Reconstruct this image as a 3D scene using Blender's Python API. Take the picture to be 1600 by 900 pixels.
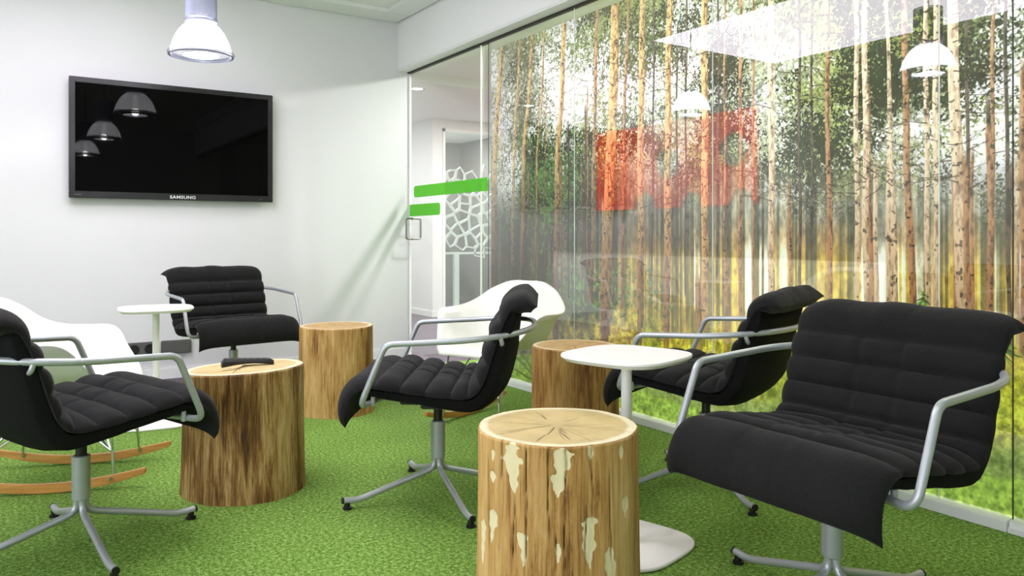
import bpy, bmesh, math, random
import numpy as np
from mathutils import Vector, Matrix
R = math.radians
for o in list(bpy.data.objects): bpy.data.objects.remove(o, do_unlink=True)
scene = bpy.context.scene
COL = scene.collection

# ------------------------------------------------------------------ camera
cam_d = bpy.data.cameras.new('camera'); cam = bpy.data.objects.new('camera', cam_d); COL.objects.link(cam)
cam.location = (0, 0, 1.0); cam.rotation_euler = (R(90), 0, R(-33.27))
cam_d.sensor_fit = 'HORIZONTAL'; cam_d.sensor_width = 36.0
cam_d.lens = 36.0 * 1216.0 / 1600.0
cam_d.shift_y = -(450 - 369.6) / 1600.0
cam_d.clip_start = 0.05; cam_d.clip_end = 60
scene.camera = cam

# ------------------------------------------------------------------ world and exposure
w = bpy.data.worlds.new('world'); scene.world = w; w.use_nodes = True
w.node_tree.nodes['Background'].inputs[0].default_value = (0.93, 0.92, 1.06, 1)
w.node_tree.nodes['Background'].inputs[1].default_value = 4.5
vs = scene.view_settings
vs.view_transform = 'Standard'; vs.look = 'None'; vs.gamma = 1.0; vs.exposure = 0.08; vs.use_curve_mapping = False
PANEL_STRENGTH = 5.6
LAMP_WATT = 14.0
CORRIDOR_WATT = 45.0

# ------------------------------------------------------------------ materials
def lin(c):
    return tuple(((x / 12.92) if x <= 0.04045 else ((x + 0.055) / 1.055) ** 2.4) for x in c)
def nm(name):
    m = bpy.data.materials.new(name); m.use_nodes = True
    nt = m.node_tree; return m, nt, nt.nodes['Principled BSDF'], nt.nodes['Material Output']
def N(nt, t, **kw):
    n = nt.nodes.new(t)
    for k, v in kw.items(): setattr(n, k, v)
    return n
def ramp(nt, stops):
    n = nt.nodes.new('ShaderNodeValToRGB'); e = n.color_ramp.elements
    while len(e) > 1: e.remove(e[-1])
    e[0].position, e[0].color = stops[0][0], (*stops[0][1], 1)
    for p, c in stops[1:]:
        x = e.new(p); x.color = (*c, 1)
    return n
def plain(name, srgb, rough=0.5, metal=0.0, spec=0.5, noise=0.0, nscale=20, bump=0.0, bscale=200):
    m, nt, b, out = nm(name); c = lin(srgb)
    b.inputs['Roughness'].default_value = rough; b.inputs['Metallic'].default_value = metal
    b.inputs['Specular IOR Level'].default_value = spec
    tc = N(nt, 'ShaderNodeTexCoord')
    t = N(nt, 'ShaderNodeTexNoise'); t.inputs['Scale'].default_value = nscale; t.inputs['Detail'].default_value = 4
    nt.links.new(tc.outputs['Object'], t.inputs['Vector'])
    r = ramp(nt, [(0.3, tuple(x * (1 - noise) for x in c)), (0.7, tuple(min(1, x * (1 + noise)) for x in c))])
    nt.links.new(t.outputs['Fac'], r.inputs[0]); nt.links.new(r.outputs[0], b.inputs['Base Color'])
    if bump:
        t2 = N(nt, 'ShaderNodeTexNoise'); t2.inputs['Scale'].default_value = bscale; t2.inputs['Detail'].default_value = 3
        nt.links.new(tc.outputs['Object'], t2.inputs['Vector'])
        bp = N(nt, 'ShaderNodeBump'); bp.inputs['Strength'].default_value = bump; bp.inputs['Distance'].default_value = 0.002
        nt.links.new(t2.outputs['Fac'], bp.inputs['Height']); nt.links.new(bp.outputs[0], b.inputs['Normal'])
    return m

M = {}
M['wall'] = plain('white_paint', (0.865, 0.868, 0.872), 0.7, noise=0.012, nscale=3, bump=0.15, bscale=120)
M['header'] = plain('bulkhead_paint', (0.935, 0.937, 0.94), 0.6, noise=0.01, nscale=2, bump=0.05)
M['ceil'] = plain('ceiling_tile', (0.92, 0.92, 0.92), 0.9, noise=0.02, nscale=60, bump=0.3, bscale=400)
M['trim'] = plain('white_trim', (0.90, 0.91, 0.90), 0.4, noise=0.01)
M['dark_gap'] = plain('dark_joint_and_shade', (0.16, 0.15, 0.13), 0.6)
M['chair_metal'] = plain('silver_lacquer', (0.68, 0.70, 0.71), 0.36, metal=0.45, noise=0.03, nscale=40)
M['black_plastic'] = plain('black_plastic', (0.035, 0.035, 0.038), 0.45, noise=0.05)
M['table_white'] = plain('white_laminate', (0.95, 0.95, 0.94), 0.35, noise=0.008, nscale=6)
M['shell_white'] = plain('white_shell', (0.90, 0.905, 0.87), 0.38, noise=0.01, nscale=4)
M['wire'] = plain('chrome_wire', (0.78, 0.79, 0.80), 0.18, metal=1.0)
M['handle'] = plain('brushed_steel', (0.55, 0.54, 0.52), 0.3, metal=1.0)
M['socket'] = plain('grey_socket', (0.36, 0.365, 0.35), 0.5, noise=0.05)
M['socket_hole'] = plain('socket_hole', (0.10, 0.10, 0.10), 0.5)
M['bezel'] = plain('bezel', (0.13, 0.13, 0.135), 0.25, noise=0.02)
M['red'] = plain('red_felt', (0.98, 0.16, 0.07), 0.9, noise=0.2, nscale=6)
M['grey_band'] = plain('dark_grey_front', (0.27, 0.29, 0.30), 0.6, noise=0.04)
M['room_grey'] = plain('office_grey', (0.52, 0.52, 0.51), 0.8, noise=0.05, nscale=2)
M['web'] = plain('white_web', (0.86, 0.89, 0.88), 0.6)
M['remote_key'] = plain('rubber_key', (0.20, 0.20, 0.21), 0.6)
M['logo'] = plain('silver_print', (0.85, 0.86, 0.86), 0.4)

def fabric():
    m, nt, b, out = nm('black_wool_fabric')
    tc = N(nt, 'ShaderNodeTexCoord')
    t = N(nt, 'ShaderNodeTexNoise'); t.inputs['Scale'].default_value = 420; t.inputs['Detail'].default_value = 2
    t1 = N(nt, 'ShaderNodeTexNoise'); t1.inputs['Scale'].default_value = 9; t1.inputs['Detail'].default_value = 3
    for q in (t, t1): nt.links.new(tc.outputs['Object'], q.inputs['Vector'])
    r = ramp(nt, [(0.3, lin((0.07, 0.07, 0.072))), (0.72, lin((0.125, 0.124, 0.122)))])
    nt.links.new(t.outputs['Fac'], r.inputs[0]); nt.links.new(r.outputs[0], b.inputs['Base Color'])
    b.inputs['Roughness'].default_value = 0.95; b.inputs['Specular IOR Level'].default_value = 0.15
    b.inputs['Sheen Weight'].default_value = 0.06; b.inputs['Sheen Roughness'].default_value = 0.5
    bp = N(nt, 'ShaderNodeBump'); bp.inputs['Strength'].default_value = 0.35; bp.inputs['Distance'].default_value = 0.0015
    bp2 = N(nt, 'ShaderNodeBump'); bp2.inputs['Strength'].default_value = 0.35; bp2.inputs['Distance'].default_value = 0.02
    nt.links.new(t.outputs['Fac'], bp.inputs['Height']); nt.links.new(t1.outputs['Fac'], bp2.inputs['Height'])
    nt.links.new(bp2.outputs[0], bp.inputs['Normal']); nt.links.new(bp.outputs[0], b.inputs['Normal'])
    return m
M['fabric'] = fabric()

def shellcloth():
    m = plain('black_shell_cloth', (0.075, 0.075, 0.078), 0.9, spec=0.15, noise=0.2, nscale=300, bump=0.3, bscale=500); return m
M['shell_black'] = shellcloth()

def grass():
    m, nt, b, out = nm('artificial_turf')
    tc = N(nt, 'ShaderNodeTexCoord')
    t = N(nt, 'ShaderNodeTexNoise'); t.inputs['Scale'].default_value = 230; t.inputs['Detail'].default_value = 4; t.inputs['Roughness'].default_value = 0.75
    t2 = N(nt, 'ShaderNodeTexNoise'); t2.inputs['Scale'].default_value = 1.6; t2.inputs['Detail'].default_value = 2
    t3 = N(nt, 'ShaderNodeTexNoise'); t3.inputs['Scale'].default_value = 80; t3.inputs['Detail'].default_value = 3
    for q in (t, t2, t3): nt.links.new(tc.outputs['Object'], q.inputs['Vector'])
    av = N(nt, 'ShaderNodeMath', operation='MULTIPLY_ADD'); av.inputs[1].default_value = 0.35; sb = N(nt, 'ShaderNodeMath', operation='MULTIPLY'); sb.inputs[1].default_value = 0.65
    nt.links.new(t.outputs['Fac'], sb.inputs[0]); nt.links.new(t3.outputs['Fac'], av.inputs[0]); nt.links.new(sb.outputs[0], av.inputs[2])
    r = ramp(nt, [(0.36, lin((0.17, 0.26, 0.08))), (0.46, lin((0.33, 0.47, 0.17))), (0.54, lin((0.50, 0.64, 0.29))), (0.64, lin((0.74, 0.83, 0.53)))])
    nt.links.new(av.outputs[0], r.inputs[0])
    hs = N(nt, 'ShaderNodeHueSaturation')
    mr = N(nt, 'ShaderNodeMapRange'); mr.inputs[1].default_value = 0.3; mr.inputs[2].default_value = 0.7; mr.inputs[3].default_value = 0.92; mr.inputs[4].default_value = 1.12
    nt.links.new(t2.outputs['Fac'], mr.inputs[0]); nt.links.new(mr.outputs[0], hs.inputs['Value'])
    nt.links.new(r.outputs[0], hs.inputs['Color']); nt.links.new(hs.outputs[0], b.inputs['Base Color'])
    b.inputs['Roughness'].default_value = 0.9; b.inputs['Specular IOR Level'].default_value = 0.1
    bp = N(nt, 'ShaderNodeBump'); bp.inputs['Strength'].default_value = 0.6; bp.inputs['Distance'].default_value = 0.006
    nt.links.new(av.outputs[0], bp.inputs['Height']); nt.links.new(bp.outputs[0], b.inputs['Normal'])
    return m
M['grass'] = grass()
M['carpet'] = plain('purple_grey_carpet', (0.40, 0.37, 0.41), 0.95, spec=0.1, noise=0.5, nscale=150, bump=0.6, bscale=200)

def wood(name, dark, mid, light, scale=1.0, patch=None, seed=0.0, contrast=1.0):
    """peeled log: streaks along the grain; attribute 'mark' = pale bare patch, 'crack' = dark split"""
    m, nt, b, out = nm(name)
    tc = N(nt, 'ShaderNodeTexCoord'); mp = N(nt, 'ShaderNodeMapping')
    mp.inputs['Scale'].default_value = (1, 1, 0.10); mp.inputs['Location'].default_value = (seed, seed * 2, seed)
    nt.links.new(tc.outputs['Object'], mp.inputs['Vector'])
    t = N(nt, 'ShaderNodeTexNoise'); t.inputs['Scale'].default_value = 48 * scale; t.inputs['Detail'].default_value = 9; t.inputs['Roughness'].default_value = 0.74; t.inputs['Distortion'].default_value = 0.8
    t2 = N(nt, 'ShaderNodeTexNoise'); t2.inputs['Scale'].default_value = 9 * scale; t2.inputs['Detail'].default_value = 3
    nt.links.new(mp.outputs[0], t.inputs['Vector'])
    mp2 = N(nt, 'ShaderNodeMapping'); mp2.inputs['Scale'].default_value = (1, 1, 0.22); mp2.inputs['Location'].default_value = (seed + 3, 1, seed)
    nt.links.new(tc.outputs['Object'], mp2.inputs['Vector']); nt.links.new(mp2.outputs[0], t2.inputs['Vector'])
    mp3 = N(nt, 'ShaderNodeMapping'); mp3.inputs['Scale'].default_value = (1, 1, 0.045); mp3.inputs['Location'].default_value = (seed + 9, seed, 1)
    t5 = N(nt, 'ShaderNodeTexNoise'); t5.inputs['Scale'].default_value = 150 * scale; t5.inputs['Detail'].default_value = 5; t5.inputs['Roughness'].default_value = 0.7
    nt.links.new(tc.outputs['Object'], mp3.inputs['Vector']); nt.links.new(mp3.outputs[0], t5.inputs['Vector'])
    m5 = N(nt, 'ShaderNodeMath', operation='MULTIPLY_ADD'); m5.inputs[1].default_value = 0.75; m5.inputs[2].default_value = -0.375; nt.links.new(t5.outputs['Fac'], m5.inputs[0])
    a5 = N(nt, 'ShaderNodeMath', operation='ADD'); nt.links.new(m5.outputs[0], a5.inputs[0]); nt.links.new(t.outputs['Fac'], a5.inputs[1])
    ad = N(nt, 'ShaderNodeMath', operation='ADD'); mu = N(nt, 'ShaderNodeMath', operation='MULTIPLY'); mu.inputs[1].default_value = 0.5
    nt.links.new(a5.outputs[0], ad.inputs[0]); nt.links.new(t2.outputs['Fac'], ad.inputs[1]); nt.links.new(ad.outputs[0], mu.inputs[0])
    h = 0.11 / contrast
    r = ramp(nt, [(0.5 - 1.1 * h, lin(dark)), (0.5 - 0.25 * h, lin(mid)), (0.5 + 0.35 * h, lin(tuple((a + c) / 2 for a, c in zip(mid, light)))), (0.5 + 1.2 * h, lin(light))])
    nt.links.new(mu.outputs[0], r.inputs[0])
    a1 = N(nt, 'ShaderNodeAttribute', attribute_name='mark'); a2 = N(nt, 'ShaderNodeAttribute', attribute_name='crack')
    mx = N(nt, 'ShaderNodeMixRGB'); mx.inputs[2].default_value = (*lin(patch or light), 1)
    th = N(nt, 'ShaderNodeMath', operation='GREATER_THAN'); th.inputs[1].default_value = 0.5
    t3 = N(nt, 'ShaderNodeTexNoise'); t3.inputs['Scale'].default_value = 60; nt.links.new(tc.outputs['Object'], t3.inputs['Vector'])
    sub = N(nt, 'ShaderNodeMath', operation='MULTIPLY_ADD'); sub.inputs[1].default_value = 0.7; sub.inputs[2].default_value = -0.35
    nt.links.new(t3.outputs['Fac'], sub.inputs[0])
    a3 = N(nt, 'ShaderNodeMath', operation='ADD'); nt.links.new(a1.outputs['Fac'], a3.inputs[0]); nt.links.new(sub.outputs[0], a3.inputs[1])
    nt.links.new(a3.outputs[0], th.inputs[0])
    nt.links.new(th.outputs[0], mx.inputs[0]); nt.links.new(r.outputs[0], mx.inputs[1])
    mx2 = N(nt, 'ShaderNodeMixRGB'); mx2.inputs[2].default_value = (*lin((0.20, 0.12, 0.06)), 1)
    nt.links.new(a2.outputs['Fac'], mx2.inputs[0]); nt.links.new(mx.outputs[0], mx2.inputs[1]); nt.links.new(mx2.outputs[0], b.inputs['Base Color'])
    b.inputs['Roughness'].default_value = 0.62; b.inputs['Specular IOR Level'].default_value = 0.3
    bp = N(nt, 'ShaderNodeBump'); bp.inputs['Strength'].default_value = 0.5; bp.inputs['Distance'].default_value = 0.004
    nt.links.new(mu.outputs[0], bp.inputs['Height']); nt.links.new(bp.outputs[0], b.inputs['Normal'])
    return m
def endgrain(name, inner, outer, seed):
    m, nt, b, out = nm(name)
    a = N(nt, 'ShaderNodeAttribute', attribute_name='ring'); a2 = N(nt, 'ShaderNodeAttribute', attribute_name='crack')
    tc = N(nt, 'ShaderNodeTexCoord')
    t = N(nt, 'ShaderNodeTexNoise'); t.inputs['Scale'].default_value = 7; t.inputs['Detail'].default_value = 4
    mp = N(nt, 'ShaderNodeMapping'); mp.inputs['Location'].default_value = (seed, seed, 0); nt.links.new(tc.outputs['Object'], mp.inputs['Vector']); nt.links.new(mp.outputs[0], t.inputs['Vector'])
    ma = N(nt, 'ShaderNodeMath', operation='MULTIPLY_ADD'); ma.inputs[1].default_value = 0.10; nt.links.new(t.outputs['Fac'], ma.inputs[0]); nt.links.new(a.outputs['Fac'], ma.inputs[2])
    r = ramp(nt, [(0.0, lin(tuple(x * 0.93 for x in inner))), (0.45, lin(inner)), (0.92, lin(tuple(x * 0.97 for x in inner))), (0.975, lin(outer)), (1.0, lin(outer))])
    nt.links.new(ma.outputs[0], r.inputs[0])
    s = N(nt, 'ShaderNodeMath', operation='MULTIPLY'); s.inputs[1].default_value = 260; nt.links.new(ma.outputs[0], s.inputs[0])
    si = N(nt, 'ShaderNodeMath', operation='SINE'); nt.links.new(s.outputs[0], si.inputs[0])
    mr = N(nt, 'ShaderNodeMapRange'); mr.inputs[1].default_value = -1; mr.inputs[3].default_value = 0.95; mr.inputs[4].default_value = 1.02; nt.links.new(si.outputs[0], mr.inputs[0])
    t4 = N(nt, 'ShaderNodeTexNoise'); t4.inputs['Scale'].default_value = 16; nt.links.new(mp.outputs[0], t4.inputs['Vector'])
    mr4 = N(nt, 'ShaderNodeMapRange'); mr4.inputs[1].default_value = 0.3; mr4.inputs[2].default_value = 0.7; mr4.inputs[3].default_value = 0.88; mr4.inputs[4].default_value = 1.06; nt.links.new(t4.outputs['Fac'], mr4.inputs[0])
    mm = N(nt, 'ShaderNodeMath', operation='MULTIPLY'); nt.links.new(mr.outputs[0], mm.inputs[0]); nt.links.new(mr4.outputs[0], mm.inputs[1])
    hs = N(nt, 'ShaderNodeHueSaturation'); nt.links.new(mm.outputs[0], hs.inputs['Value']); nt.links.new(r.outputs[0], hs.inputs['Color'])
    mx = N(nt, 'ShaderNodeMixRGB'); mx.inputs[2].default_value = (*lin((0.30, 0.19, 0.09)), 1)
    nt.links.new(a2.outputs['Fac'], mx.inputs[0]); nt.links.new(hs.outputs[0], mx.inputs[1]); nt.links.new(mx.outputs[0], b.inputs['Base Color'])
    b.inputs['Roughness'].default_value = 0.55
    return m
def birch():
    m, nt, b, out = nm('honey_wood')
    tc = N(nt, 'ShaderNodeTexCoord'); mp = N(nt, 'ShaderNodeMapping'); mp.inputs['Scale'].default_value = (0.12, 1, 1)
    nt.links.new(tc.outputs['Object'], mp.inputs['Vector'])
    t = N(nt, 'ShaderNodeTexNoise'); t.inputs['Scale'].default_value = 60; t.inputs['Detail'].default_value = 4; nt.links.new(mp.outputs[0], t.inputs['Vector'])
    r = ramp(nt, [(0.3, lin((0.68, 0.47, 0.21))), (0.7, lin((0.80, 0.60, 0.31)))]); nt.links.new(t.outputs['Fac'], r.inputs[0]); nt.links.new(r.outputs[0], b.inputs['Base Color'])
    b.inputs['Roughness'].default_value = 0.35; return m
M['rocker'] = birch()

def glass_mat(name, tint=(1, 1, 1), boost=1.7):
    m, nt, b, out = nm(name); nt.nodes.remove(b)
    tr = N(nt, 'ShaderNodeBsdfTransparent'); tr.inputs[0].default_value = (*tint, 1)
    gl = N(nt, 'ShaderNodeBsdfGlossy'); gl.inputs['Roughness'].default_value = 0.0
    fr = N(nt, 'ShaderNodeFresnel'); fr.inputs[0].default_value = 1.5
    ge = N(nt, 'ShaderNodeNewGeometry')
    inv = N(nt, 'ShaderNodeMath', operation='SUBTRACT'); inv.inputs[0].default_value = boost; nt.links.new(ge.outputs['Backfacing'], inv.inputs[1])
    mu = N(nt, 'ShaderNodeMath', operation='MULTIPLY'); mu.use_clamp = True
    m1 = N(nt, 'ShaderNodeMath', operation='SUBTRACT'); m1.inputs[0].default_value = 1.0; nt.links.new(ge.outputs['Backfacing'], m1.inputs[1])
    m2 = N(nt, 'ShaderNodeMath', operation='MULTIPLY'); m2.inputs[1].default_value = boost; nt.links.new(m1.outputs[0], m2.inputs[0])
    nt.links.new(fr.outputs[0], mu.inputs[0]); nt.links.new(m2.outputs[0], mu.inputs[1])
    mx = N(nt, 'ShaderNodeMixShader'); nt.links.new(mu.outputs[0], mx.inputs[0]); nt.links.new(tr.outputs[0], mx.inputs[1]); nt.links.new(gl.outputs[0], mx.inputs[2])
    nt.links.new(mx.outputs[0], out.inputs[0]); return m
M['glass'] = glass_mat('clear_glass', (0.97, 0.985, 0.975), 3.1)
M['glass_matt'] = glass_mat('matt_glass', (0.95, 0.97, 0.96), 0.25)
M['glass_edge'] = plain('pale_glass_edge', (0.90, 0.92, 0.88), 0.2)
def sticker():
    m, nt, b, out = nm('green_film'); b.inputs['Base Color'].default_value = (*lin((0.52, 0.80, 0.36)), 1); b.inputs['Roughness'].default_value = 0.6
    tl = N(nt, 'ShaderNodeBsdfTranslucent'); tl.inputs[0].default_value = (*lin((0.52, 0.80, 0.36)), 1)
    tr = N(nt, 'ShaderNodeBsdfTransparent'); tr.inputs[0].default_value = (*lin((0.66, 0.93, 0.52)), 1)
    m1 = N(nt, 'ShaderNodeMixShader'); m1.inputs[0].default_value = 0.45; nt.links.new(b.outputs[0], m1.inputs[1]); nt.links.new(tl.outputs[0], m1.inputs[2])
    m2 = N(nt, 'ShaderNodeMixShader'); m2.inputs[0].default_value = 0.45; nt.links.new(m1.outputs[0], m2.inputs[1]); nt.links.new(tr.outputs[0], m2.inputs[2])
    nt.links.new(m2.outputs[0], out.inputs[0]); return m
M['sticker'] = sticker()
def emis(name, c, s):
    m, nt, b, out = nm(name); nt.nodes.remove(b)
    e = N(nt, 'ShaderNodeEmission'); e.inputs[0].default_value = (*c, 1); e.inputs[1].default_value = s
    nt.links.new(e.outputs[0], out.inputs[0]); return m
M['panel'] = emis('luminous_ceiling', (0.98, 0.90, 1.035), PANEL_STRENGTH)
M['bulb'] = emis('bulb_glow', (1, 0.97, 0.95), 30)
M['downlight'] = emis('downlight_glow', (1, 0.98, 0.95), 12)
def dome():
    m, nt, b, out = nm('glowing_acrylic'); b.inputs['Base Color'].default_value = (0.85, 0.86, 0.9, 1); b.inputs['Roughness'].default_value = 0.15
    b.inputs['Emission Color'].default_value = (0.97, 0.97, 1.0, 1); b.inputs['Emission Strength'].default_value = 6.0
    tr = N(nt, 'ShaderNodeBsdfTransparent'); mx = N(nt, 'ShaderNodeMixShader'); mx.inputs[0].default_value = 0.5
    nt.links.new(b.outputs[0], mx.inputs[1]); nt.links.new(tr.outputs[0], mx.inputs[2]); nt.links.new(mx.outputs[0], out.inputs[0]); return m
M['dome'] = dome()
def acrylic(name, c, a):
    m, nt, b, out = nm(name); b.inputs['Base Color'].default_value = (*lin(c), 1); b.inputs['Roughness'].default_value = 0.12
    tr = N(nt, 'ShaderNodeBsdfTransparent'); mx = N(nt, 'ShaderNodeMixShader'); mx.inputs[0].default_value = a
    nt.links.new(b.outputs[0], mx.inputs[1]); nt.links.new(tr.outputs[0], mx.inputs[2]); nt.links.new(mx.outputs[0], out.inputs[0]); return m
M['acrylic'] = acrylic('clear_ribbed_acrylic', (0.66, 0.69, 0.76), 0.5)
M['rim'] = acrylic('clear_rim', (0.46, 0.47, 0.54), 0.2)
def screen():
    m, nt, b, out = nm('dark_screen'); b.inputs['Base Color'].default_value = (0.0012, 0.001, 0.0012, 1)
    b.inputs['Roughness'].default_value = 0.02; b.inputs['IOR'].default_value = 1.19
    return m
M['screen'] = screen()

# ------------------------------------------------------------------ mesh helpers
class MB:
    def __init__(self): self.v = []; self.f = []
    def add(self, vs, fs):
        k = len(self.v); self.v += [tuple(x) for x in vs]; self.f += [tuple(i + k for i in q) for q in fs]; return self
    def box(self, lo, hi):
        x0, y0, z0 = lo; x1, y1, z1 = hi
        return self.add([(x0, y0, z0), (x1, y0, z0), (x1, y1, z0), (x0, y1, z0), (x0, y0, z1), (x1, y0, z1), (x1, y1, z1), (x0, y1, z1)],
                        [(0, 3, 2, 1), (4, 5, 6, 7), (0, 1, 5, 4), (1, 2, 6, 5), (2, 3, 7, 6), (3, 0, 4, 7)])
    def tube(self, pts, r, n=12, cap=True):
        pts = [Vector(p) for p in pts]; rr = r if isinstance(r, (list, tuple)) else [r] * len(pts)
        up = None; rings = []
        for i, p in enumerate(pts):
            d = (pts[min(i + 1, len(pts) - 1)] - pts[max(i - 1, 0)]).normalized()
            if up is None:
                up = Vector((0, 0, 1)) if abs(d.z) < 0.9 else Vector((1, 0, 0))
            a = (up - d * up.dot(d)).normalized(); up = a; b = d.cross(a)
            rings.append([p + (a * math.cos(2 * math.pi * k / n) + b * math.sin(2 * math.pi * k / n)) * rr[i] for k in range(n)])
        vs = [q for rg in rings for q in rg]; fs = []
        for i in range(len(rings) - 1):
            for k in range(n):
                fs.append((i * n + k, i * n + (k + 1) % n, (i + 1) * n + (k + 1) % n, (i + 1) * n + k))
        if cap: fs.append(tuple(range(n))[::-1]); fs.append(tuple((len(rings) - 1) * n + k for k in range(n)))
        return self.add(vs, fs)
    def lathe(self, prof, n=48, c=(0, 0, 0), cap0=False, cap1=False):
        vs = []; fs = []
        for r, z in prof:
            for k in range(n):
                a = 2 * math.pi * k / n; vs.append((c[0] + r * math.cos(a), c[1] + r * math.sin(a), c[2] + z))
        for i in range(len(prof) - 1):
            for k in range(n):
                fs.append((i * n + k, i * n + (k + 1) % n, (i + 1) * n + (k + 1) % n, (i + 1) * n + k))
        if cap0: fs.append(tuple(range(n))[::-1])
        if cap1: fs.append(tuple((len(prof) - 1) * n + k for k in range(n)))
        return self.add(vs, fs)
    def prism(self, outline, z0, z1, bev=0.0):
        """outline: list of (x, y), counter-clockwise; bev: small chamfer top and bottom"""
        n = len(outline); cx = sum(p[0] for p in outline) / n; cy = sum(p[1] for p in outline) / n
        def ring(s, z): return [(cx + (x - cx) * s, cy + (y - cy) * s, z) for x, y in outline]
        ext = max(math.hypot(x - cx, y - cy) for x, y in outline); s = 1 - bev / ext
        rings = [ring(s, z0), ring(1, z0 + bev), ring(1, z1 - bev), ring(s, z1)] if bev else [ring(1, z0), ring(1, z1)]
        vs = [p for r_ in rings for p in r_]; fs = []
        for i in range(len(rings) - 1):
            for k in range(n): fs.append((i * n + k, i * n + (k + 1) % n, (i + 1) * n + (k + 1) % n, (i + 1) * n + k))
        fs.append(tuple(range(n))[::-1]); fs.append(tuple((len(rings) - 1) * n + k for k in range(n)))
        return self.add(vs, fs)
    def grid(self, P):
        h = len(P); w_ = len(P[0]); vs = [p for r_ in P for p in r_]
        return self.add(vs, [(i * w_ + j, i * w_ + j + 1, (i + 1) * w_ + j + 1, (i + 1) * w_ + j) for i in range(h - 1) for j in range(w_ - 1)])
    def build(self, name, mat, parent=None, smooth=False, bevel=0.0, angle=40, weld=False):
        me = bpy.data.meshes.new(name); me.from_pydata(self.v, [], self.f); me.update()
        bm = bmesh.new(); bm.from_mesh(me)
        if weld: bmesh.ops.remove_doubles(bm, verts=bm.verts, dist=1e-5)
        if bevel:
            es = [e for e in bm.edges if len(e.link_faces) == 2 and e.calc_face_angle(0) > R(50)]
            bmesh.ops.bevel(bm, geom=es, offset=bevel, segments=2, affect='EDGES', clamp_overlap=True)
        bmesh.ops.recalc_face_normals(bm, faces=bm.faces)
        if smooth:
            for f in bm.faces: f.smooth = True
            for e in bm.edges:
                if len(e.link_faces) == 2 and e.calc_face_angle(0) > R(angle): e.smooth = False
        bm.to_mesh(me); bm.free()
        me.materials.append(mat)
        o = bpy.data.objects.new(name, me); COL.objects.link(o)
        if parent is not None: o.parent = parent
        return o
def rounded(pts, radii, seg=6):
    """polyline with the corners rounded"""
    pts = [Vector(p) for p in pts]; out = [pts[0]]
    for i in range(1, len(pts) - 1):
        p, a, b = pts[i], pts[i - 1], pts[i + 1]
        r = radii if not isinstance(radii, (list, tuple)) else radii[i - 1]
        da = (a - p); db = (b - p); l = min(r, da.length * 0.49, db.length * 0.49)
        s = p + da.normalized() * l; e = p + db.normalized() * l
        for k in range(seg + 1):
            t = k / seg; out.append(s * (1 - t) ** 2 + p * 2 * t * (1 - t) + e * t ** 2)
    out.append(pts[-1]); return out
def cr(pts, n):
    """Catmull-Rom through pts, n samples evenly along the length"""
    P = np.array(pts, float); Q = np.vstack([2 * P[0] - P[1], P, 2 * P[-1] - P[-2]]); out = []
    for i in range(1, len(Q) - 2):
        for t in np.linspace(0, 1, 24, endpoint=False):
            a, b, c, d = Q[i - 1], Q[i], Q[i + 1], Q[i + 2]
            out.append(0.5 * ((2 * b) + (-a + c) * t + (2 * a - 5 * b + 4 * c - d) * t * t + (-a + 3 * b - 3 * c + d) * t ** 3))
    out.append(P[-1]); out = np.array(out)
    L = np.concatenate([[0], np.cumsum(np.linalg.norm(np.diff(out, axis=0), axis=1))]); s = np.linspace(0, L[-1], n)
    return np.stack([np.interp(s, L, out[:, k]) for k in range(P.shape[1])], 1), L[-1]
def empty(name, loc, rz=0):
    o = bpy.data.objects.new(name, None); COL.objects.link(o); o.location = loc; o.rotation_euler = (0, 0, rz); o.empty_display_size = 0.1; return o
def tag(o, label=None, cat=None, group=None, kind=None):
    if label: o['label'] = label
    if cat: o['category'] = cat
    if group: o['group'] = group
    if kind: o['kind'] = kind
    return o
def struct(name, mb, mat, parent=None, **kw):
    o = mb.build(name, mat, parent, **kw)
    if parent is None: o['kind'] = 'structure'
    return o
def setattrf(o, name, vals):
    a = o.data.attributes.new(name, 'FLOAT', 'POINT'); a.data.foreach_set('value', np.asarray(vals, np.float32))
def copy_tree(o, parent=None):
    c = o.copy(); COL.objects.link(c)
    if parent is not None: c.parent = parent
    for ch in list(o.children): copy_tree(ch, c)
    return c

# ------------------------------------------------------------------ the room
GX = 2.88            # glass plane
WY = 5.98            # wall with the television
struct('floor', MB().box((-3.4, -2.6, -0.10), (6.2, 11.2, -0.012)), M['carpet'])
struct('floor_turf', MB().box((-3.3, -2.5, -0.012), (6.05, 5.45, 0.0)), M['grass'])
struct('wall_back', MB().box((-3.4, WY, -0.012), (2.905, WY + 0.10, 2.95)), M['wall'])
wl = struct('wall_left', MB().box((-3.4, -2.6, -0.012), (-3.3, WY, 0.45)).box((-3.4, -2.6, 2.55), (-3.3, WY, 2.95)), M['wall'])  # window openings in this unseen wall are added to let in fill daylight
for y in (-2.6, -0.75, 1.1, 2.95):
    struct('window_post', MB().box((-3.4, y, 0.45), (-3.3, y + (0.10 if y < 2.9 else WY - 2.95), 2.55)), M['wall'], wl)
struct('wall_front', MB().box((-3.3, -2.6, -0.012), (6.2, -2.5, 2.95)), M['wall'])
struct('baseboard_back', MB().box((-3.3, WY - 0.012, -0.012), (2.895, WY, 0.063)), M['trim'], bevel=0.002)
# bulkhead above the glass
hd = struct('wall_right', MB().box((2.78, -2.5, 2.40), (3.05, WY, 2.95)), M['header'], bevel=0.003)
struct('bottom_rail', MB().box((2.781, -2.5, 2.385), (2.868, WY, 2.4)), M['trim'], hd)
struct('shadow_gap', MB().box((2.868, -2.5, 2.374), (2.905, WY, 2.4)), M['dark_gap'], hd)  # solid dark strip drawn in place of the shade above the glass
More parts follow.
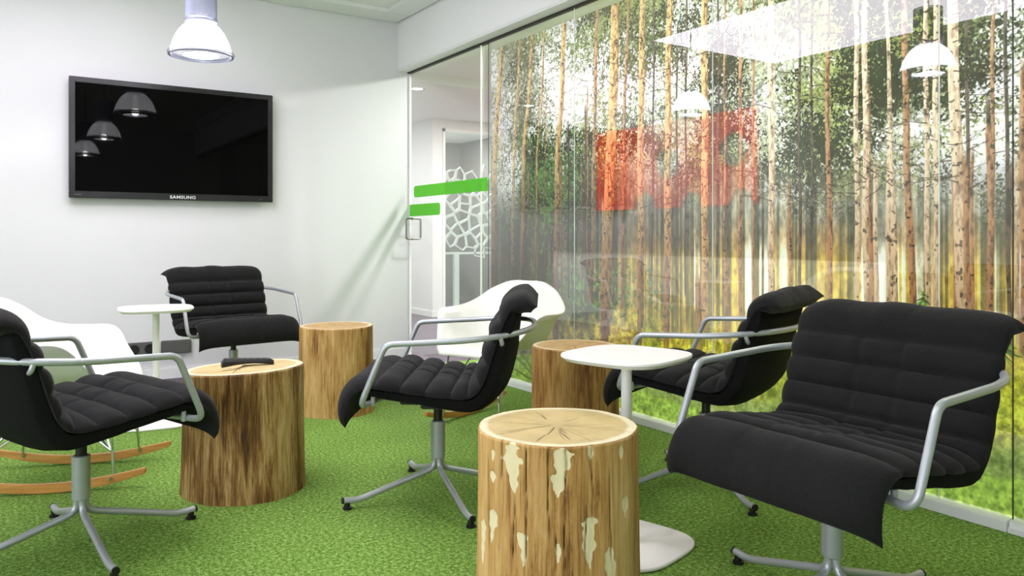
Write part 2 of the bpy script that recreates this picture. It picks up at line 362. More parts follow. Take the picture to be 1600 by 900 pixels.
# ceiling: tiles inside a border of boards
ce = struct('ceiling', MB().box((-3.4, -2.6, 2.815), (3.05, WY + 0.1, 2.95)), M['ceil'])
bd = []
xs = [-3.28, -2.05, -0.85, 0.35, 1.45, 2.765]
for a, b in zip(xs[:-1], xs[1:]):
    struct('border_board', MB().box((a + 0.002, WY - 0.27, 2.785), (b - 0.002, WY - 0.012, 2.815)), M['trim'], ce, bevel=0.002)
ys = [-2.48, -0.9, 0.7, 2.3, 3.9, WY - 0.274]
for a, b in zip(ys[:-1], ys[1:]):
    struct('border_board', MB().box((2.57, a + 0.002, 2.785), (2.765, b - 0.002, 2.815)), M['trim'], ce, bevel=0.002)

# luminous ceiling field (its reflection fills the top of the glass wall)
lp = empty('luminous_ceiling_panel', (0.035, 3.525, 2.76))
tag(lp, 'large glowing rectangular ceiling light, mirrored white in the top of the glass wall', 'ceiling light')
MB().box((-0.835, -1.625, 0), (0.835, 1.625, 0.03)).build('diffuser', M['panel'], lp)
fr = MB()
for lo, hi in (((-0.86, -1.65, -0.004), (0.86, -1.625, 0.05)), ((-0.86, 1.625, -0.004), (0.86, 1.65, 0.05)), ((-0.86, -1.625, -0.004), (-0.835, 1.625, 0.05)), ((0.835, -1.625, -0.004), (0.86, 1.625, 0.05))): fr.box(lo, hi)
fr.build('frame', M['trim'], lp)

# ------------------------------------------------------------------ glass wall
def pane(name, y0, y1, lab=None):
    o = struct(name, MB().box((GX, y0 + 0.003, 0.028), (GX + 0.010, y1 - 0.003, 2.376)), M['glass'])
    return o
SE = [-0.90, 0.19, 1.281, 1.53, 2.619, 3.707, 4.693]
for i, (a, b) in enumerate(zip(SE[:-1], SE[1:])):
    wd = pane('window_%d' % (i + 1), a, b)
    struct('glass_edge', MB().box((GX - 0.0008, b - 0.0025, 0.037), (GX + 0.003, b + 0.0012, 2.376)), M['dark_gap'] if i in (1, 5) else M['glass_edge'], wd)
struct('trim_1', MB().box((2.84, 1.283, -0.002), (2.915, 4.70, 0.037)), M['trim'], bevel=0.002)
t2_ = struct('trim_2', MB().box((2.84, -2.5, -0.002), (2.852, 1.279, 0.018)).box((2.852, -2.5, -0.002), (2.915, 1.279, 0.037)), M['trim'])
# glass door beside the television wall
d1 = pane('door_1', 4.80, 5.972)
struct('glass_edge', MB().box((GX - 0.001, 4.797, 0.02), (GX + 0.011, 4.806, 2.376)), M['glass_edge'], d1)
struct('glass_edge', MB().box((GX - 0.001, 5.965, 0.02), (GX + 0.011, 5.978, 2.376)), M['trim'], d1)
struct('window_7', MB().box((GX + 0.016, 4.68, 0.028), (GX + 0.024, 4.83, 2.376)), M['glass'])
def ring_pts(sx):
    return rounded([(GX + sx * 0.0, 5.90, 1.15), (GX + sx * 0.062, 5.90, 1.15), (GX + sx * 0.062, 5.90, 0.98), (GX, 5.90, 0.98)], 0.02)
dh = MB().tube(ring_pts(-1), 0.0075, 10).tube([(GX - 0.004, 5.90, 1.15), (GX - 0.012, 5.90, 1.15)], 0.012).tube([(GX - 0.004, 5.90, 0.98), (GX - 0.012, 5.90, 0.98)], 0.012)
dh.build('door_handle', M['handle'], d1, smooth=True)
MB().tube([(p[0] + 0.010, p[1], p[2]) for p in ring_pts(1)], 0.0075, 10).build('door_handle', M['handle'], d1, smooth=True)
def stripe(y0, y1, z0, z1, round_lo, round_hi):
    r = 0.028; pts = []
    def arc(cy, cz, a0):
        for k in range(7):
            a = R(a0 + 15 * k); pts.append((cy + r * math.cos(a), cz + r * math.sin(a)))
    if round_hi: arc(y1 - r, z1 - r, 0)
    else: pts.append((y1, z1))
    # walk: hi-top -> lo-top -> lo-bottom -> hi-bottom
    if round_hi: pts[:] = pts
    if round_lo: arc(y0 + r, z1 - r, 90); arc(y0 + r, z0 + r, 180)
    else: pts.append((y0, z1)); pts.append((y0, z0))
    if round_hi: arc(y1 - r, z0 + r, 270)
    else: pts.append((y1, z0))
    m = MB(); n = len(pts)
    m.add([(GX - 0.0012, y, z) for y, z in pts] + [(GX - 0.0004, y, z) for y, z in pts],
          [tuple(range(n)), tuple(range(n, 2 * n))[::-1]] + [(i, (i + 1) % n, n + (i + 1) % n, n + i) for i in range(n)])
    return m
stripe(4.70, 5.88, 1.325, 1.42, False, True).build('green_stripe', M['sticker'], d1)
stripe(5.416, 5.963, 1.17, 1.268, True, False).build('green_stripe', M['sticker'], d1)

# ------------------------------------------------------------------ forest print on the partition
def fbm(rng, h, w_, cy, cx, octs=4, gain=0.55):
    out = np.zeros((h, w_), np.float32); amp = 1; tot = 0
    for o in range(octs):
        a, b = max(2, int(cy * 2 ** o)), max(2, int(cx * 2 ** o))
        g = rng.random((a + 1, b + 1)).astype(np.float32)
        y = np.linspace(0, a - 1e-3, h); x = np.linspace(0, b - 1e-3, w_)
        yi = y.astype(int); xi = x.astype(int); fy = (y - yi)[:, None].astype(np.float32); fx = (x - xi)[None].astype(np.float32)
        fy = fy * fy * (3 - 2 * fy); fx = fx * fx * (3 - 2 * fx)
        A = g[yi][:, xi]; B = g[yi][:, xi + 1]; C_ = g[yi + 1][:, xi]; D = g[yi + 1][:, xi + 1]
        out += amp * ((A * (1 - fx) + B * fx) * (1 - fy) + (C_ * (1 - fx) + D * fx) * fy); tot += amp; amp *= gain
    return out / tot
MY0, MY1, MZ0, MZ1 = 0.20, 4.69, 0.037, 2.318
def paint_forest():
    rng = np.random.default_rng(5); PPM = 500
    W = int((MY1 - MY0) * PPM); H = int((MZ1 - MZ0) * PPM)
    # column 0 is the left end of the picture (largest Y); row 0 is the bottom
    Y = MY1 - np.arange(W) / PPM; Z = MZ0 + np.arange(H) / PPM
    YY, ZZ = np.meshgrid(Y, Z)
    img = np.zeros((H, W, 3), np.float32)
    def mixc(c, a):
        a = np.clip(a, 0, 1)[..., None]; img[:] = img * (1 - a) + np.asarray(c, np.float32) * a
    # sky between the crowns
    s = fbm(rng, H, W, 6, 10, 4)
    img[:] = np.array([0.84, 0.85, 0.91]); mixc((0.70, 0.68, 0.80), (s - 0.45) * 3)
    left = np.clip((YY - 2.6) / 1.6, 0, 1)     # the print is deeper in tone to the left
    # crowns: three layers of foliage
    hole = fbm(rng, H, W, 5, 8, 3)
    for k, (c, th, sc) in enumerate([((0.58, 0.60, 0.52), 0.485, 46), ((0.34, 0.37, 0.23), 0.522, 62), ((0.48, 0.52, 0.30), 0.552, 80), ((0.19, 0.21, 0.14), 0.538, 95)]):
        big = fbm(rng, H, W, 6 + k, 11 + 2 * k, 3); fine = 0.62 * fbm(rng, H, W, sc * 2.0, sc * 4.0, 2, 0.9) + 0.38 * fbm(rng, H, W, sc * 4.2, sc * 9.0, 1)
        d = 0.50 * big + 0.5 * fine - 0.26 * (hole - 0.49) - 0.022 * left
        lum = 0.62 + 0.9 * (fbm(rng, H, W, 190, 380, 2, 0.8) - 0.08)
        a_ = np.clip((d - th * 0.975) * 20, 0, 1)[..., None] * 0.95
        img[:] = img * (1 - a_) + np.asarray(c, np.float32) * lum[..., None] * a_
    # dark twigs over everything
    tw = np.abs(fbm(rng, H, W, 40, 80, 2) - 0.5)
    mixc((0.24, 0.21, 0.17), np.clip(0.9 - tw * 70, 0, 0.75) * np.clip((fbm(rng, H, W, 12, 22, 2) - .42) * 8, 0, 1) * (ZZ > 1.0))
    # middle distance: a curtain of thin far trunks
    lo = 1.28 + 0.25 * fbm(rng, 1, W, 1, 14, 2)[0][None]
    col = fbm(rng, 1, W, 1, 130, 3, 0.8)[0]; col2 = fbm(rng, 1, W, 1, 60, 2)[0]; colw = fbm(rng, 1, W, 1, 25, 2)[0]
    grain = fbm(rng, H, W, 60, 260, 2)
    base = np.zeros((H, W, 3), np.float32)
    warm = np.array([0.56, 0.46, 0.31]); dark = np.array([0.30, 0.29, 0.22]); gold = np.array([0.76, 0.64, 0.27]); whit = np.array([1.0, 0.99, 0.97])
    cc = np.clip((col - 0.44) * 7, 0, 1)[None, :, None]
    base[:] = dark * (1 - cc) + warm * cc
    cool = np.clip((ZZ - 0.98) / 0.12, 0, 1)[..., None]
    base = base * (1 - 0.65 * cool) + (np.array([0.43, 0.44, 0.42]) * (0.72 + 0.5 * cc)) * 0.65 * cool
    gm = np.clip((0.98 - ZZ) / 0.12, 0, 1)[..., None]
    base = base * (1 - 0.60 * gm) + gold * (0.62 + 0.55 * cc) * 0.60 * gm
    thin = fbm(rng, 1, W, 1, 210, 2, 0.8)[0]; thick = fbm(rng, 1, W, 1, 75, 2)[0]
    g0 = np.maximum(np.clip((thin - 0.57) * 12, 0, 1), np.clip((thick - 0.66) * 12, 0, 1))[None] * np.clip((colw - 0.36) * 5, 0, 1)[None]
    wav = 0.04 * (fbm(rng, 1, W, 1, 40, 2)[0][None] - .5)
    gap = g0 * np.clip((ZZ - 0.62 + wav) / 0.06, 0, 1) * (0.22 + 0.78 * np.clip((1.00 + wav - ZZ) / 0.10, 0, 1)) * np.clip((3.6 - YY) / 0.6, 0.10, 1)
    base = base * (1 - gap[..., None]) + whit * gap[..., None]
    gb = base.mean(2, keepdims=True); dl = (0.6 * np.clip((YY - 2.9) / 0.8, 0, 1))[..., None]; base = base * (1 - dl) + gb * np.array([1.0, 1.0, 0.96]) * dl
    base *= (1 - 0.50 * left)[..., None]; base *= (0.72 + 0.56 * grain)[..., None]
    a = np.clip((lo - ZZ) / 0.30, 0, 1) * 0.93
    img[:] = img * (1 - a[..., None]) + base * a[..., None]
    # young green undergrowth on the left
    u = fbm(rng, H, W, 10, 18, 3); uf = fbm(rng, H, W, 80, 160, 3, 0.75)
    m = np.exp(-((YY - 4.02) / 0.36) ** 2 - ((ZZ - 1.28) / 0.30) ** 2) * 1.1 + np.exp(-((YY - 3.7) / 0.5) ** 2 - ((ZZ - 0.66) / 0.16) ** 2) * 0.8
    for cg, of in (((0.20, 0.30, 0.16), 0.42), ((0.34, 0.47, 0.25), 0.60)):
        uf = fbm(rng, H, W, 90, 180, 3, 0.8)
        a_ = (np.clip((m * (0.35 + u) * 0.95 + (uf - 0.5) * 2.6 - of) * 5, 0, 0.9) * (m > 0.05))[..., None]
        img[:] = img * (1 - a_) + np.array(cg, np.float32) * (0.6 + 0.8 * fbm(rng, H, W, 150, 300, 2))[..., None] * a_
    # trunks: (points (Y, z)...), width
    TR = [([(4.548, 2.34), (4.60, 1.9), (4.649, 1.52), (4.665, .5)], .060, 0), ([(4.318, 2.34), (4.372, 1.82), (4.403, 1.48), (4.42, .6)], .034, 0),
          ([(4.175, 2.34), (4.22, 1.92), (4.272, 1.64), (4.31, .6)], .042, 0), ([(4.039, 2.34), (4.074, 1.9), (4.124, 1.54), (4.15, .7)], .021, 0),
          ([(3.83, 2.34), (3.863, 1.83), (3.903, 1.52), (3.93, .55)], .050, 0), ([(3.516, 2.34), (3.551, 1.41), (3.57, .6)], .030, 1),
          ([(3.352, 2.34), (3.369, 1.98), (3.385, 1.62), (3.419, 1.18), (3.45, .5)], .084, 0), ([(3.245, 2.34), (3.266, 1.96), (3.282, 1.6), (3.30, .6)], .026, 1),
          ([(3.127, 2.34), (3.142, 1.94), (3.147, 1.59), (3.15, .55)], .050, 0), ([(3.043, 2.34), (3.048, 1.92), (3.06, .8)], .014, 2),
          ([(2.925, 2.34), (2.939, 1.9), (2.943, 1.57), (2.95, .5)], .045, 0), ([(2.874, 2.1), (2.879, 1.56), (2.88, .7)], .013, 2), ([(2.808, 2.34), (2.816, 1.55), (2.82, .7)], .013, 2),
          ([(2.687, 2.34), (2.692, 1.85), (2.687, 1.54), (2.69, .5)], .045, 0), ([(2.601, 2.3), (2.601, 1.53), (2.61, .8)], .015, 2), ([(2.562, 2.3), (2.562, .8)], .012, 1),
          ([(2.469, 2.34), (2.465, 1.51), (2.47, .6)], .020, 1), ([(2.391, 2.34), (2.391, .7)], .014, 1), ([(2.298, 2.34), (2.291, 1.32), (2.29, .55)], .034, 3),
          ([(2.146, 2.34), (2.143, 1.3), (2.14, .7)], .015, 2), ([(2.082, 2.2), (2.082, .8)], .013, 2), ([(2.017, 2.34), (2.002, 1.29), (1.99, .6)], .022, 1),
          ([(1.879, 2.34), (1.873, 1.28), (1.87, .55)], .022, 3), ([(1.84, 2.34), (1.834, 1.28), (1.83, .55)], .026, 3), ([(1.763, 2.34), (1.724, 1.27), (1.70, .6)], .016, 3),
          ([(1.675, 2.34), (1.667, 1.27), (1.645, .97), (1.64, .6)], .026, 1), ([(1.593, 2.34), (1.588, 1.26), (1.58, .6)], .020, 3), ([(1.557, 2.34), (1.552, 1.26), (1.55, .6)], .022, 3),
          ([(1.51, 2.34), (1.476, 1.25), (1.447, .58)], .042, 3), ([(1.45, 1.3), (1.43, .6)], .02, 1), ([(1.367, 1.4), (1.36, .62)], .022, 1), ([(1.314, 2.34), (1.31, 1.24), (1.30, .7)], .013, 2), ([(1.258, 1.6), (1.254, .60)], .024, 1),
          ([(2.957, .9), (2.953, .30)], .040, 1), ([(3.447, .6), (3.447, .27)], .055, 1), ([(2.73, .8), (2.725, .25)], .036, 1), ([(3.15, .9), (3.155, .33)], .034, 1), ([(2.55, .9), (2.55, .34)], .034, 1), ([(3.92, .8), (3.925, .3)], .05, 1),
          ([(1.05, 2.34), (1.02, .6)], .035, 3), ([(.85, 2.34), (.87, .6)], .03, 0), ([(.6, 2.34), (.62, .6)], .04, 0), ([(.4, 2.34), (.38, .6)], .03, 3)]
    for i in range(34):
        y = rng.uniform(0.3, 4.6); zt = rng.uniform(1.2, 1.9); TR.insert(0, ([(y, zt), (y + rng.normal(0, .012), .62)], rng.uniform(.008, .02), int(rng.choice([1, 2, 1, 3]))))
    br = fbm(rng, H, W, 70, 420, 3, 0.7); knot = fbm(rng, H, W, 130, 260, 2)
    cols = {0: ((0.80, 0.66, 0.46), (0.42, 0.31, 0.20)), 1: ((0.68, 0.52, 0.39), (0.34, 0.25, 0.18)), 2: ((0.38, 0.34, 0.30), (0.20, 0.18, 0.16)), 3: ((0.84, 0.75, 0.65), (0.52, 0.43, 0.36))}
    def line(p0, p1, wd, c, al=0.85):
        x0, x1 = sorted(((MY1 - p0[0]) * PPM, (MY1 - p1[0]) * PPM)); z0, z1 = sorted(((p0[1] - MZ0) * PPM, (p1[1] - MZ0) * PPM))
        xa, xb = max(0, int(x0 - 4)), min(W, int(x1 + 5)); za, zb = max(0, int(z0 - 4)), min(H, int(z1 + 5))
        if xa >= xb or za >= zb: return
        yy = YY[za:zb, xa:xb]; zz = ZZ[za:zb, xa:xb]
        dx, dz = p1[0] - p0[0], p1[1] - p0[1]; l2 = dx * dx + dz * dz + 1e-9
        t = np.clip(((yy - p0[0]) * dx + (zz - p0[1]) * dz) / l2, 0, 1)
        d = np.hypot(yy - p0[0] - t * dx, zz - p0[1] - t * dz)
        al_ = (np.clip((wd * (1 - 0.6 * t) - d) * PPM + 0.5, 0, 1) * al)[..., None]
        img[za:zb, xa:xb] = img[za:zb, xa:xb] * (1 - al_) + np.asarray(c) * al_
    for pts, wd, kind in TR:
        P = np.array(pts)[::-1]; zc = P[:, 1]; y0 = np.interp(Z, zc, P[:, 0]); wz = wd * (1 + 0.14 * np.clip(1.3 - Z, -1, 1))
        y0 = y0 + 0.003 * np.sin(Z * 9 + wd * 900)
        x0 = int((MY1 - P[:, 0].max() - wd) * PPM) - 4; x1 = int((MY1 - P[:, 0].min() + wd) * PPM) + 5
        x0, x1 = max(0, x0), min(W, x1)
        if x0 >= x1: continue
        u_ = (y0[:, None] - YY[:, x0:x1]) / (wz[:, None] / 2)
        inside = np.clip((1 - np.abs(u_)) * wz[:, None] / 2 * PPM + 0.5, 0, 1) * np.clip((zc.max() - ZZ[:, x0:x1]) / 0.06 + 0.3, 0, 1) * np.clip((ZZ[:, x0:x1] - zc.min()) / 0.03 + 0.5, 0, 1)
        cl, cd = np.array(cols[kind][0]), np.array(cols[kind][1])
        low = np.clip((1.55 - Z) / 0.8, 0, 1)[:, None, None]; lf = np.clip((P[0, 0] - 2.6) / 1.6, 0, 1)
        # brown patches of bark: pattern belongs to the print
        sh = np.clip(0.5 + 0.42 * u_ - 0.25 + (br[:, x0:x1] - 0.5) * 2.4, 0, 1)[..., None]
        c = cl * (1 - sh) + cd * sh; c = c * (1 - 0.33 * low) + np.array([0.30, 0.17, 0.10]) * 0.33 * low; c = c * (1 - 0.38 * low * lf)
        c = np.where((knot[:, x0:x1] > 0.74)[..., None], c * 0.55, c)
        img[:, x0:x1] = img[:, x0:x1] * (1 - inside[..., None]) + c * inside[..., None]
        # bare branches
        if zc.max() > 1.8:
            for b in range(int(6 + 10 * rng.random())):
                z = rng.uniform(1.15, 2.3); y = np.interp(z, zc, P[:, 0]); sd = rng.choice([-1, 1]); L_ = rng.uniform(.05, .24); up = rng.uniform(-.35, .6)
                p0 = (y, z); 
                for sgm in range(3):
                    p1 = (p0[0] + sd * L_ / 3, p0[1] + L_ / 3 * up + rng.normal(0, .012)); line(p0, p1, 0.0026 - .0005 * sgm, (0.25, 0.20, 0.16))
                    if rng.random() < .7: line(p1, (p1[0] + sd * rng.uniform(.01, .05), p1[1] + rng.uniform(-.05, .06)), .0016, (0.27, 0.23, 0.18))
                    p0 = p1
    # forest floor
    g1 = fbm(rng, H, W, 26, 80, 4, 0.7); g2 = fbm(rng, H, W, 5, 14, 3); hz = 0.56 + 0.10 * fbm(rng, 1, W, 1, 9, 3)[0][None] - 0.10 * left
    a = np.clip((hz - ZZ) / 0.12 + (g1 - 0.5) * 1.6, 0, 1)
    g = np.zeros_like(img); g[:] = (0.76, 0.66, 0.27)
    k = np.clip((0.5 * g1 + 0.5 * fbm(rng, H, W, 120, 220, 3, 0.8) - 0.5) * 6, -1, 1)[..., None]; g = g * (1 + 0.40 * k)
    olive = np.clip((g2 - 0.52) * 5, 0, 0.7)[..., None]; g = g * (1 - olive) + np.array([0.45, 0.48, 0.20]) * (1 + 0.3 * k) * olive
    g *= (1 - 0.25 * left)[..., None]
    keep = img.copy()
    img[:] = img * (1 - a[..., None]) + g * a[..., None]
    # trunks come down into the grass
    for pts, wd, kind in TR:
        if wd < 0.03: continue
        P = np.array(pts)
        zb = P[:, 1].min(); yb = P[-1, 0]
        if zb < 0.2 or zb > .66: continue
        mm = (np.abs(YY - yb - 0) < wd * .55) & (ZZ > zb - 0.04 - 0.03 * fbm(rng, 1, W, 1, 300, 1)[0][None]) & (ZZ < 0.75)
        img[mm] = img[mm] * 0.25 + keep[mm] * 0.75
    # heather and shrubs, then bright moss in front
    hb = 0.31 + 0.06 * (fbm(rng, 1, W, 1, 12, 3)[0][None] - 0.5) * 2 + 0.04 * np.clip((2 - YY), -1, 1)
    a = np.clip((hb - ZZ) / 0.05 + (g1 - 0.5) * 1.8, 0, 1) * 0.95
    s1 = fbm(rng, H, W, 60, 130, 4, 0.75)[..., None]; s2 = fbm(rng, H, W, 10, 24, 3)[..., None]
    s1 = 0.6 * s1 + 0.4 * fbm(rng, H, W, 140, 280, 2, 0.8)[..., None]; sh = np.array([0.48, 0.51, 0.33]) * (0.20 + 1.6 * s1); sh = sh * (1 - np.clip((s2 - .55) * 5, 0, .6)) + np.array([0.62, 0.60, 0.30]) * (0.6 + .8 * s1) * np.clip((s2 - .55) * 5, 0, .6)
    img[:] = img * (1 - a[..., None]) + sh * a[..., None]
    mb_ = 0.155 + 0.05 * (fbm(rng, 1, W, 1, 15, 3)[0][None] - 0.5) * 2
    a = np.clip((mb_ - ZZ) / 0.035 + (g1 - 0.5) * 1.6, 0, 1)
    s3 = fbm(rng, H, W, 55, 110, 3, 0.7)[..., None]
    s3 = 0.5 * s3 + 0.5 * fbm(rng, H, W, 130, 260, 2, 0.8)[..., None]; ms = np.array([0.56, 0.66, 0.25]) * (0.20 + 1.5 * s3)
    img[:] = img * (1 - a[..., None]) + ms * a[..., None]
    # small spruces standing in the grass on the right
    for (yc, zc, hgt) in ((1.60, 0.62, 0.17), (1.33, 0.60, 0.10), (1.47, .6, .07)):
        for b in range(60):
            t = rng.random(); z = zc + hgt * t; sp = (1 - t) * hgt * 0.62 + .01; sd = rng.choice([-1, 1])
            line((yc, z), (yc + sd * sp * rng.uniform(.5, 1), z - 0.02 + rng.normal(0, .014)), .0035, (0.33, 0.47, 0.16) if rng.random() < .6 else (0.14, 0.22, 0.09), 0.9)
    img[:] = np.clip(img, 0, 1); img[:] = 0.45 * img + 0.55 * img * img * (3 - 2 * img); img[:] = 1.12 * img ** 0.86
    g_ = img.mean(2, keepdims=True); img[:] = g_ + (img - g_) * (0.86 + 0.22 * np.clip((1.15 - ZZ) / 0.2, 0, 1) - 0.36 * np.clip((0.42 - ZZ) / 0.2, 0, 1))[..., None]
    img *= (1 - 0.22 * left * np.clip((1.9 - ZZ) / 0.8, 0.35, 1))[..., None]
    img[:] = np.clip(img, 0.02, 0.97)
    im = bpy.data.images.new('forest_print', W, H)
    px = np.ones((H, W, 4), np.float32); px[..., :3] = img
    im.pixels.foreach_set(px.ravel()); im.update(); im.pack()
    return im
FOREST = paint_forest()
def film():
    m, nt, b, out = nm('forest_film')
    tx = N(nt, 'ShaderNodeTexImage'); tx.image = FOREST; tx.extension = 'EXTEND'
    hs = N(nt, 'ShaderNodeHueSaturation'); hs.inputs['Saturation'].default_value = 1.0; hs.inputs['Value'].default_value = 1.0
    nt.links.new(tx.outputs[0], hs.inputs['Color'])
    nt.links.new(hs.outputs[0], b.inputs['Base Color']); b.inputs['Roughness'].default_value = 0.5; b.inputs['Specular IOR Level'].default_value = 0.1
    tl = N(nt, 'ShaderNodeBsdfTranslucent'); nt.links.new(hs.outputs[0], tl.inputs[0])
    tr = N(nt, 'ShaderNodeBsdfTransparent'); mxc = N(nt, 'ShaderNodeMixRGB'); mxc.inputs[0].default_value = 0.5; mxc.inputs[1].default_value = (1, 1, 1, 1); nt.links.new(hs.outputs[0], mxc.inputs[2]); nt.links.new(mxc.outputs[0], tr.inputs[0])
    m1 = N(nt, 'ShaderNodeMixShader'); m1.inputs[0].default_value = 0.42; nt.links.new(b.outputs[0], m1.inputs[1]); nt.links.new(tl.outputs[0], m1.inputs[2])
    m2 = N(nt, 'ShaderNodeMixShader'); m2.inputs[0].default_value = 0.27; nt.links.new(m1.outputs[0], m2.inputs[1]); nt.links.new(tr.outputs[0], m2.inputs[2])
    nt.links.new(m2.outputs[0], out.inputs[0]); return m
M['film'] = film()
mural = empty('forest_mural', (GX + 0.02, 2.45, 0.037))
tag(mural, 'wall-high print of tall pine trunks and mossy ground on the glass partition', 'mural')
for a, b in zip([MY0] + SE[2:-1], SE[2:]):
    b = min(b, MY1)
    me = bpy.data.meshes.new('print_panel')
    x0, x1 = 0.0, 0.0015; ya, yb = a - 2.45, b - 2.45; za, zb = 0.0, MZ1 - 0.037
    me.from_pydata([(x0, ya, za), (x0, yb, za), (x0, yb, zb), (x0, ya, zb)], [], [(0, 1, 2, 3)])
    uv = me.uv_layers.new(name='uv')
    ua, ub = (MY1 - a) / (MY1 - MY0), (MY1 - b) / (MY1 - MY0)
    for l, q in zip(uv.data, ((ua, 0), (ub, 0), (ub, 1), (ua, 1))): l.uv = q
    me.materials.append(M['film']); o = bpy.data.objects.new('print_panel', me); COL.objects.link(o); o.parent = mural

# ------------------------------------------------------------------ corridor and office behind the glass
struct('wall_corridor', MB().box((4.53, 8.72, -0.012), (4.667, 10.9, 2.95)).box((4.667, 8.72, 2.37), (6.15, 8.80, 2.95)).box((4.667, 8.72, -0.012), (6.15, 8.80, 0.05)), M['wall'])
struct('wall_far', MB().box((-0.5, 10.9, -0.012), (6.2, 11.0, 2.95)), M['room_grey'])
struct('wall_corridor_right', MB().box((6.05, -2.5, -0.012), (6.15, 8.72, 2.95)), M['room_grey'])
struct('wall_office_right', MB().box((6.15, 8.72, -0.012), (6.25, 11.0, 2.95)), M['room_grey'])
struct('wall_corridor_left', MB().box((1.6, 6.08, -0.012), (1.7, 10.9, 2.95)), M['wall'])
struct('ceiling_corridor', MB().box((1.6, 6.75, 2.49), (6.2, 11.0, 2.95)).box((3.05, -2.5, 2.58), (6.2, 6.75, 2.95)).box((1.6, 6.08, 2.58), (3.05, 6.75, 2.95)), M['ceil'])
struct('baseboard_corridor', MB().box((4.518, 8.708, -0.012), (4.53, 10.9, 0.06)).box((4.53, 8.708, -0.012), (4.667, 8.72, 0.06)), M['trim'])
struct('trim_3', MB().box((4.667, 8.70, 0.05), (4.70, 8.80, 2.37)).box((4.667, 8.70, 2.33), (6.05, 8.80, 2.37)), M['trim'])
struct('window_8', MB().box((4.70, 8.75, 0.05), (6.05, 8.76, 2.33)), M['glass_matt'])
DL = [(3.51, 7.09, 2.49), (5.02, 7.30, 2.49), (3.65, 5.15, 2.58), (3.75, 3.6, 2.58), (3.75, 2.3, 2.58), (3.75, 1.0, 2.58), (3.0, 9.2, 2.49), (5.4, 9.6, 2.49)]  # besides the seen downlights, added unseen sources fill the corridor and backlight the film
for i, (x, y, z) in enumerate(DL):
    if i in (0, 1):
        t = empty('recessed_downlight', (x, y, z - 0.003))
        tag(t, ['small round recessed downlight in the corridor ceiling behind the glass door', 'recessed downlight glowing through the left of the forest print'][i], 'downlight')
        MB().lathe([(0.075, 0), (0.075, 0.003), (0.055, 0.003)], 32).build('trim_ring', M['trim'], t)
        MB().lathe([(0.0001, 0.002), (0.055, 0.002)], 32).build('lens', M['downlight'], t)
    l = bpy.data.lights.new('corridor_lamp_and_fill', 'AREA'); l.shape = 'DISK'; l.size = 0.14; l.energy = CORRIDOR_WATT * (1.3 if i in (0, 1, 6, 7) else 1.0 if i == 2 else 1.5); l.color = (1, 0.98, 0.95)
    lo = bpy.data.objects.new('corridor_lamp_and_fill', l); COL.objects.link(lo); lo.location = (x, y, z - 0.012)
for y in (5.2, 7.0):
    l = bpy.data.lights.new('red_panel_fill', 'SPOT'); l.energy = 85; l.spot_size = R(75); l.spot_blend = 0.6; l.shadow_soft_size = 0.05  # added spots without any visible fixture, brightening the red panel
    lo = bpy.data.objects.new('red_panel_fill', l); COL.objects.link(lo); lo.location = (4.9, y, 2.47); lo.rotation_euler = (Vector((6.03, y, 1.75)) - lo.location).to_track_quat('-Z', 'Y').to_euler()
# red felt panel with round holes
rp = MB(); rng = random.Random(3)
t = empty('red_wall_panel', (6.03, 6.1, 1.31)); tag(t, 'red panel with round cut-outs glowing dimly through the forest print', 'wall panel')
def holed_panel(w_, h_, holes, n=20):
    bm = bmesh.new()
    import mathutils
    pts = [(-w_ / 2, 0), (w_ / 2, 0), (w_ / 2, h_), (-w_ / 2, h_)]
    m = MB(); nx, nz = 60, 24
    for i in range(nx):
        for j in range(nz):
            y0, y1 = -w_ / 2 + w_ * i / nx, -w_ / 2 + w_ * (i + 1) / nx; z0, z1 = h_ * j / nz, h_ * (j + 1) / nz
            if any(math.hypot((y0 + y1) / 2 - a, (z0 + z1) / 2 - b) < r for a, b, r in holes): continue
            m.add([(-0.02, y0, z0), (-0.02, y1, z0), (-0.02, y1, z1), (-0.02, y0, z1), (0, y0, z0), (0, y1, z0), (0, y1, z1), (0, y0, z1)], [(0, 3, 2, 1), (4, 5, 6, 7), (0, 1, 5, 4), (1, 2, 6, 5), (2, 3, 7, 6), (3, 0, 4, 7)])
    return m
holed_panel(2.4, 0.93, [(0.0, 0.48, 0.17), (-0.9, 0.55, 0.17), (0.35, 0.02, 0.16), (-0.35, 0.0, 0.15), (-1.0, 0.0, 0.15)]).build('felt_sheet', M['red'], t, weld=True)
t = empty('grey_ledge_cabinet', (5.85, 5.6, 0.0)); tag(t, 'long low dark grey cabinet seen as a band through the forest print', 'cabinet')
MB().box((-0.18, -2.2, 0.82), (0.18, 2.2, 1.22)).build('cabinet_body', M['grey_band'], t, bevel=0.006)
MB().box((-0.20, -2.22, 1.22), (0.19, 2.22, 1.245)).build('cabinet_top', M['grey_band'], t)
MB().box((-0.15, -2.15, -0.012), (0.18, 2.15, 0.82)).build('cabinet_plinth', M['trim'], t)
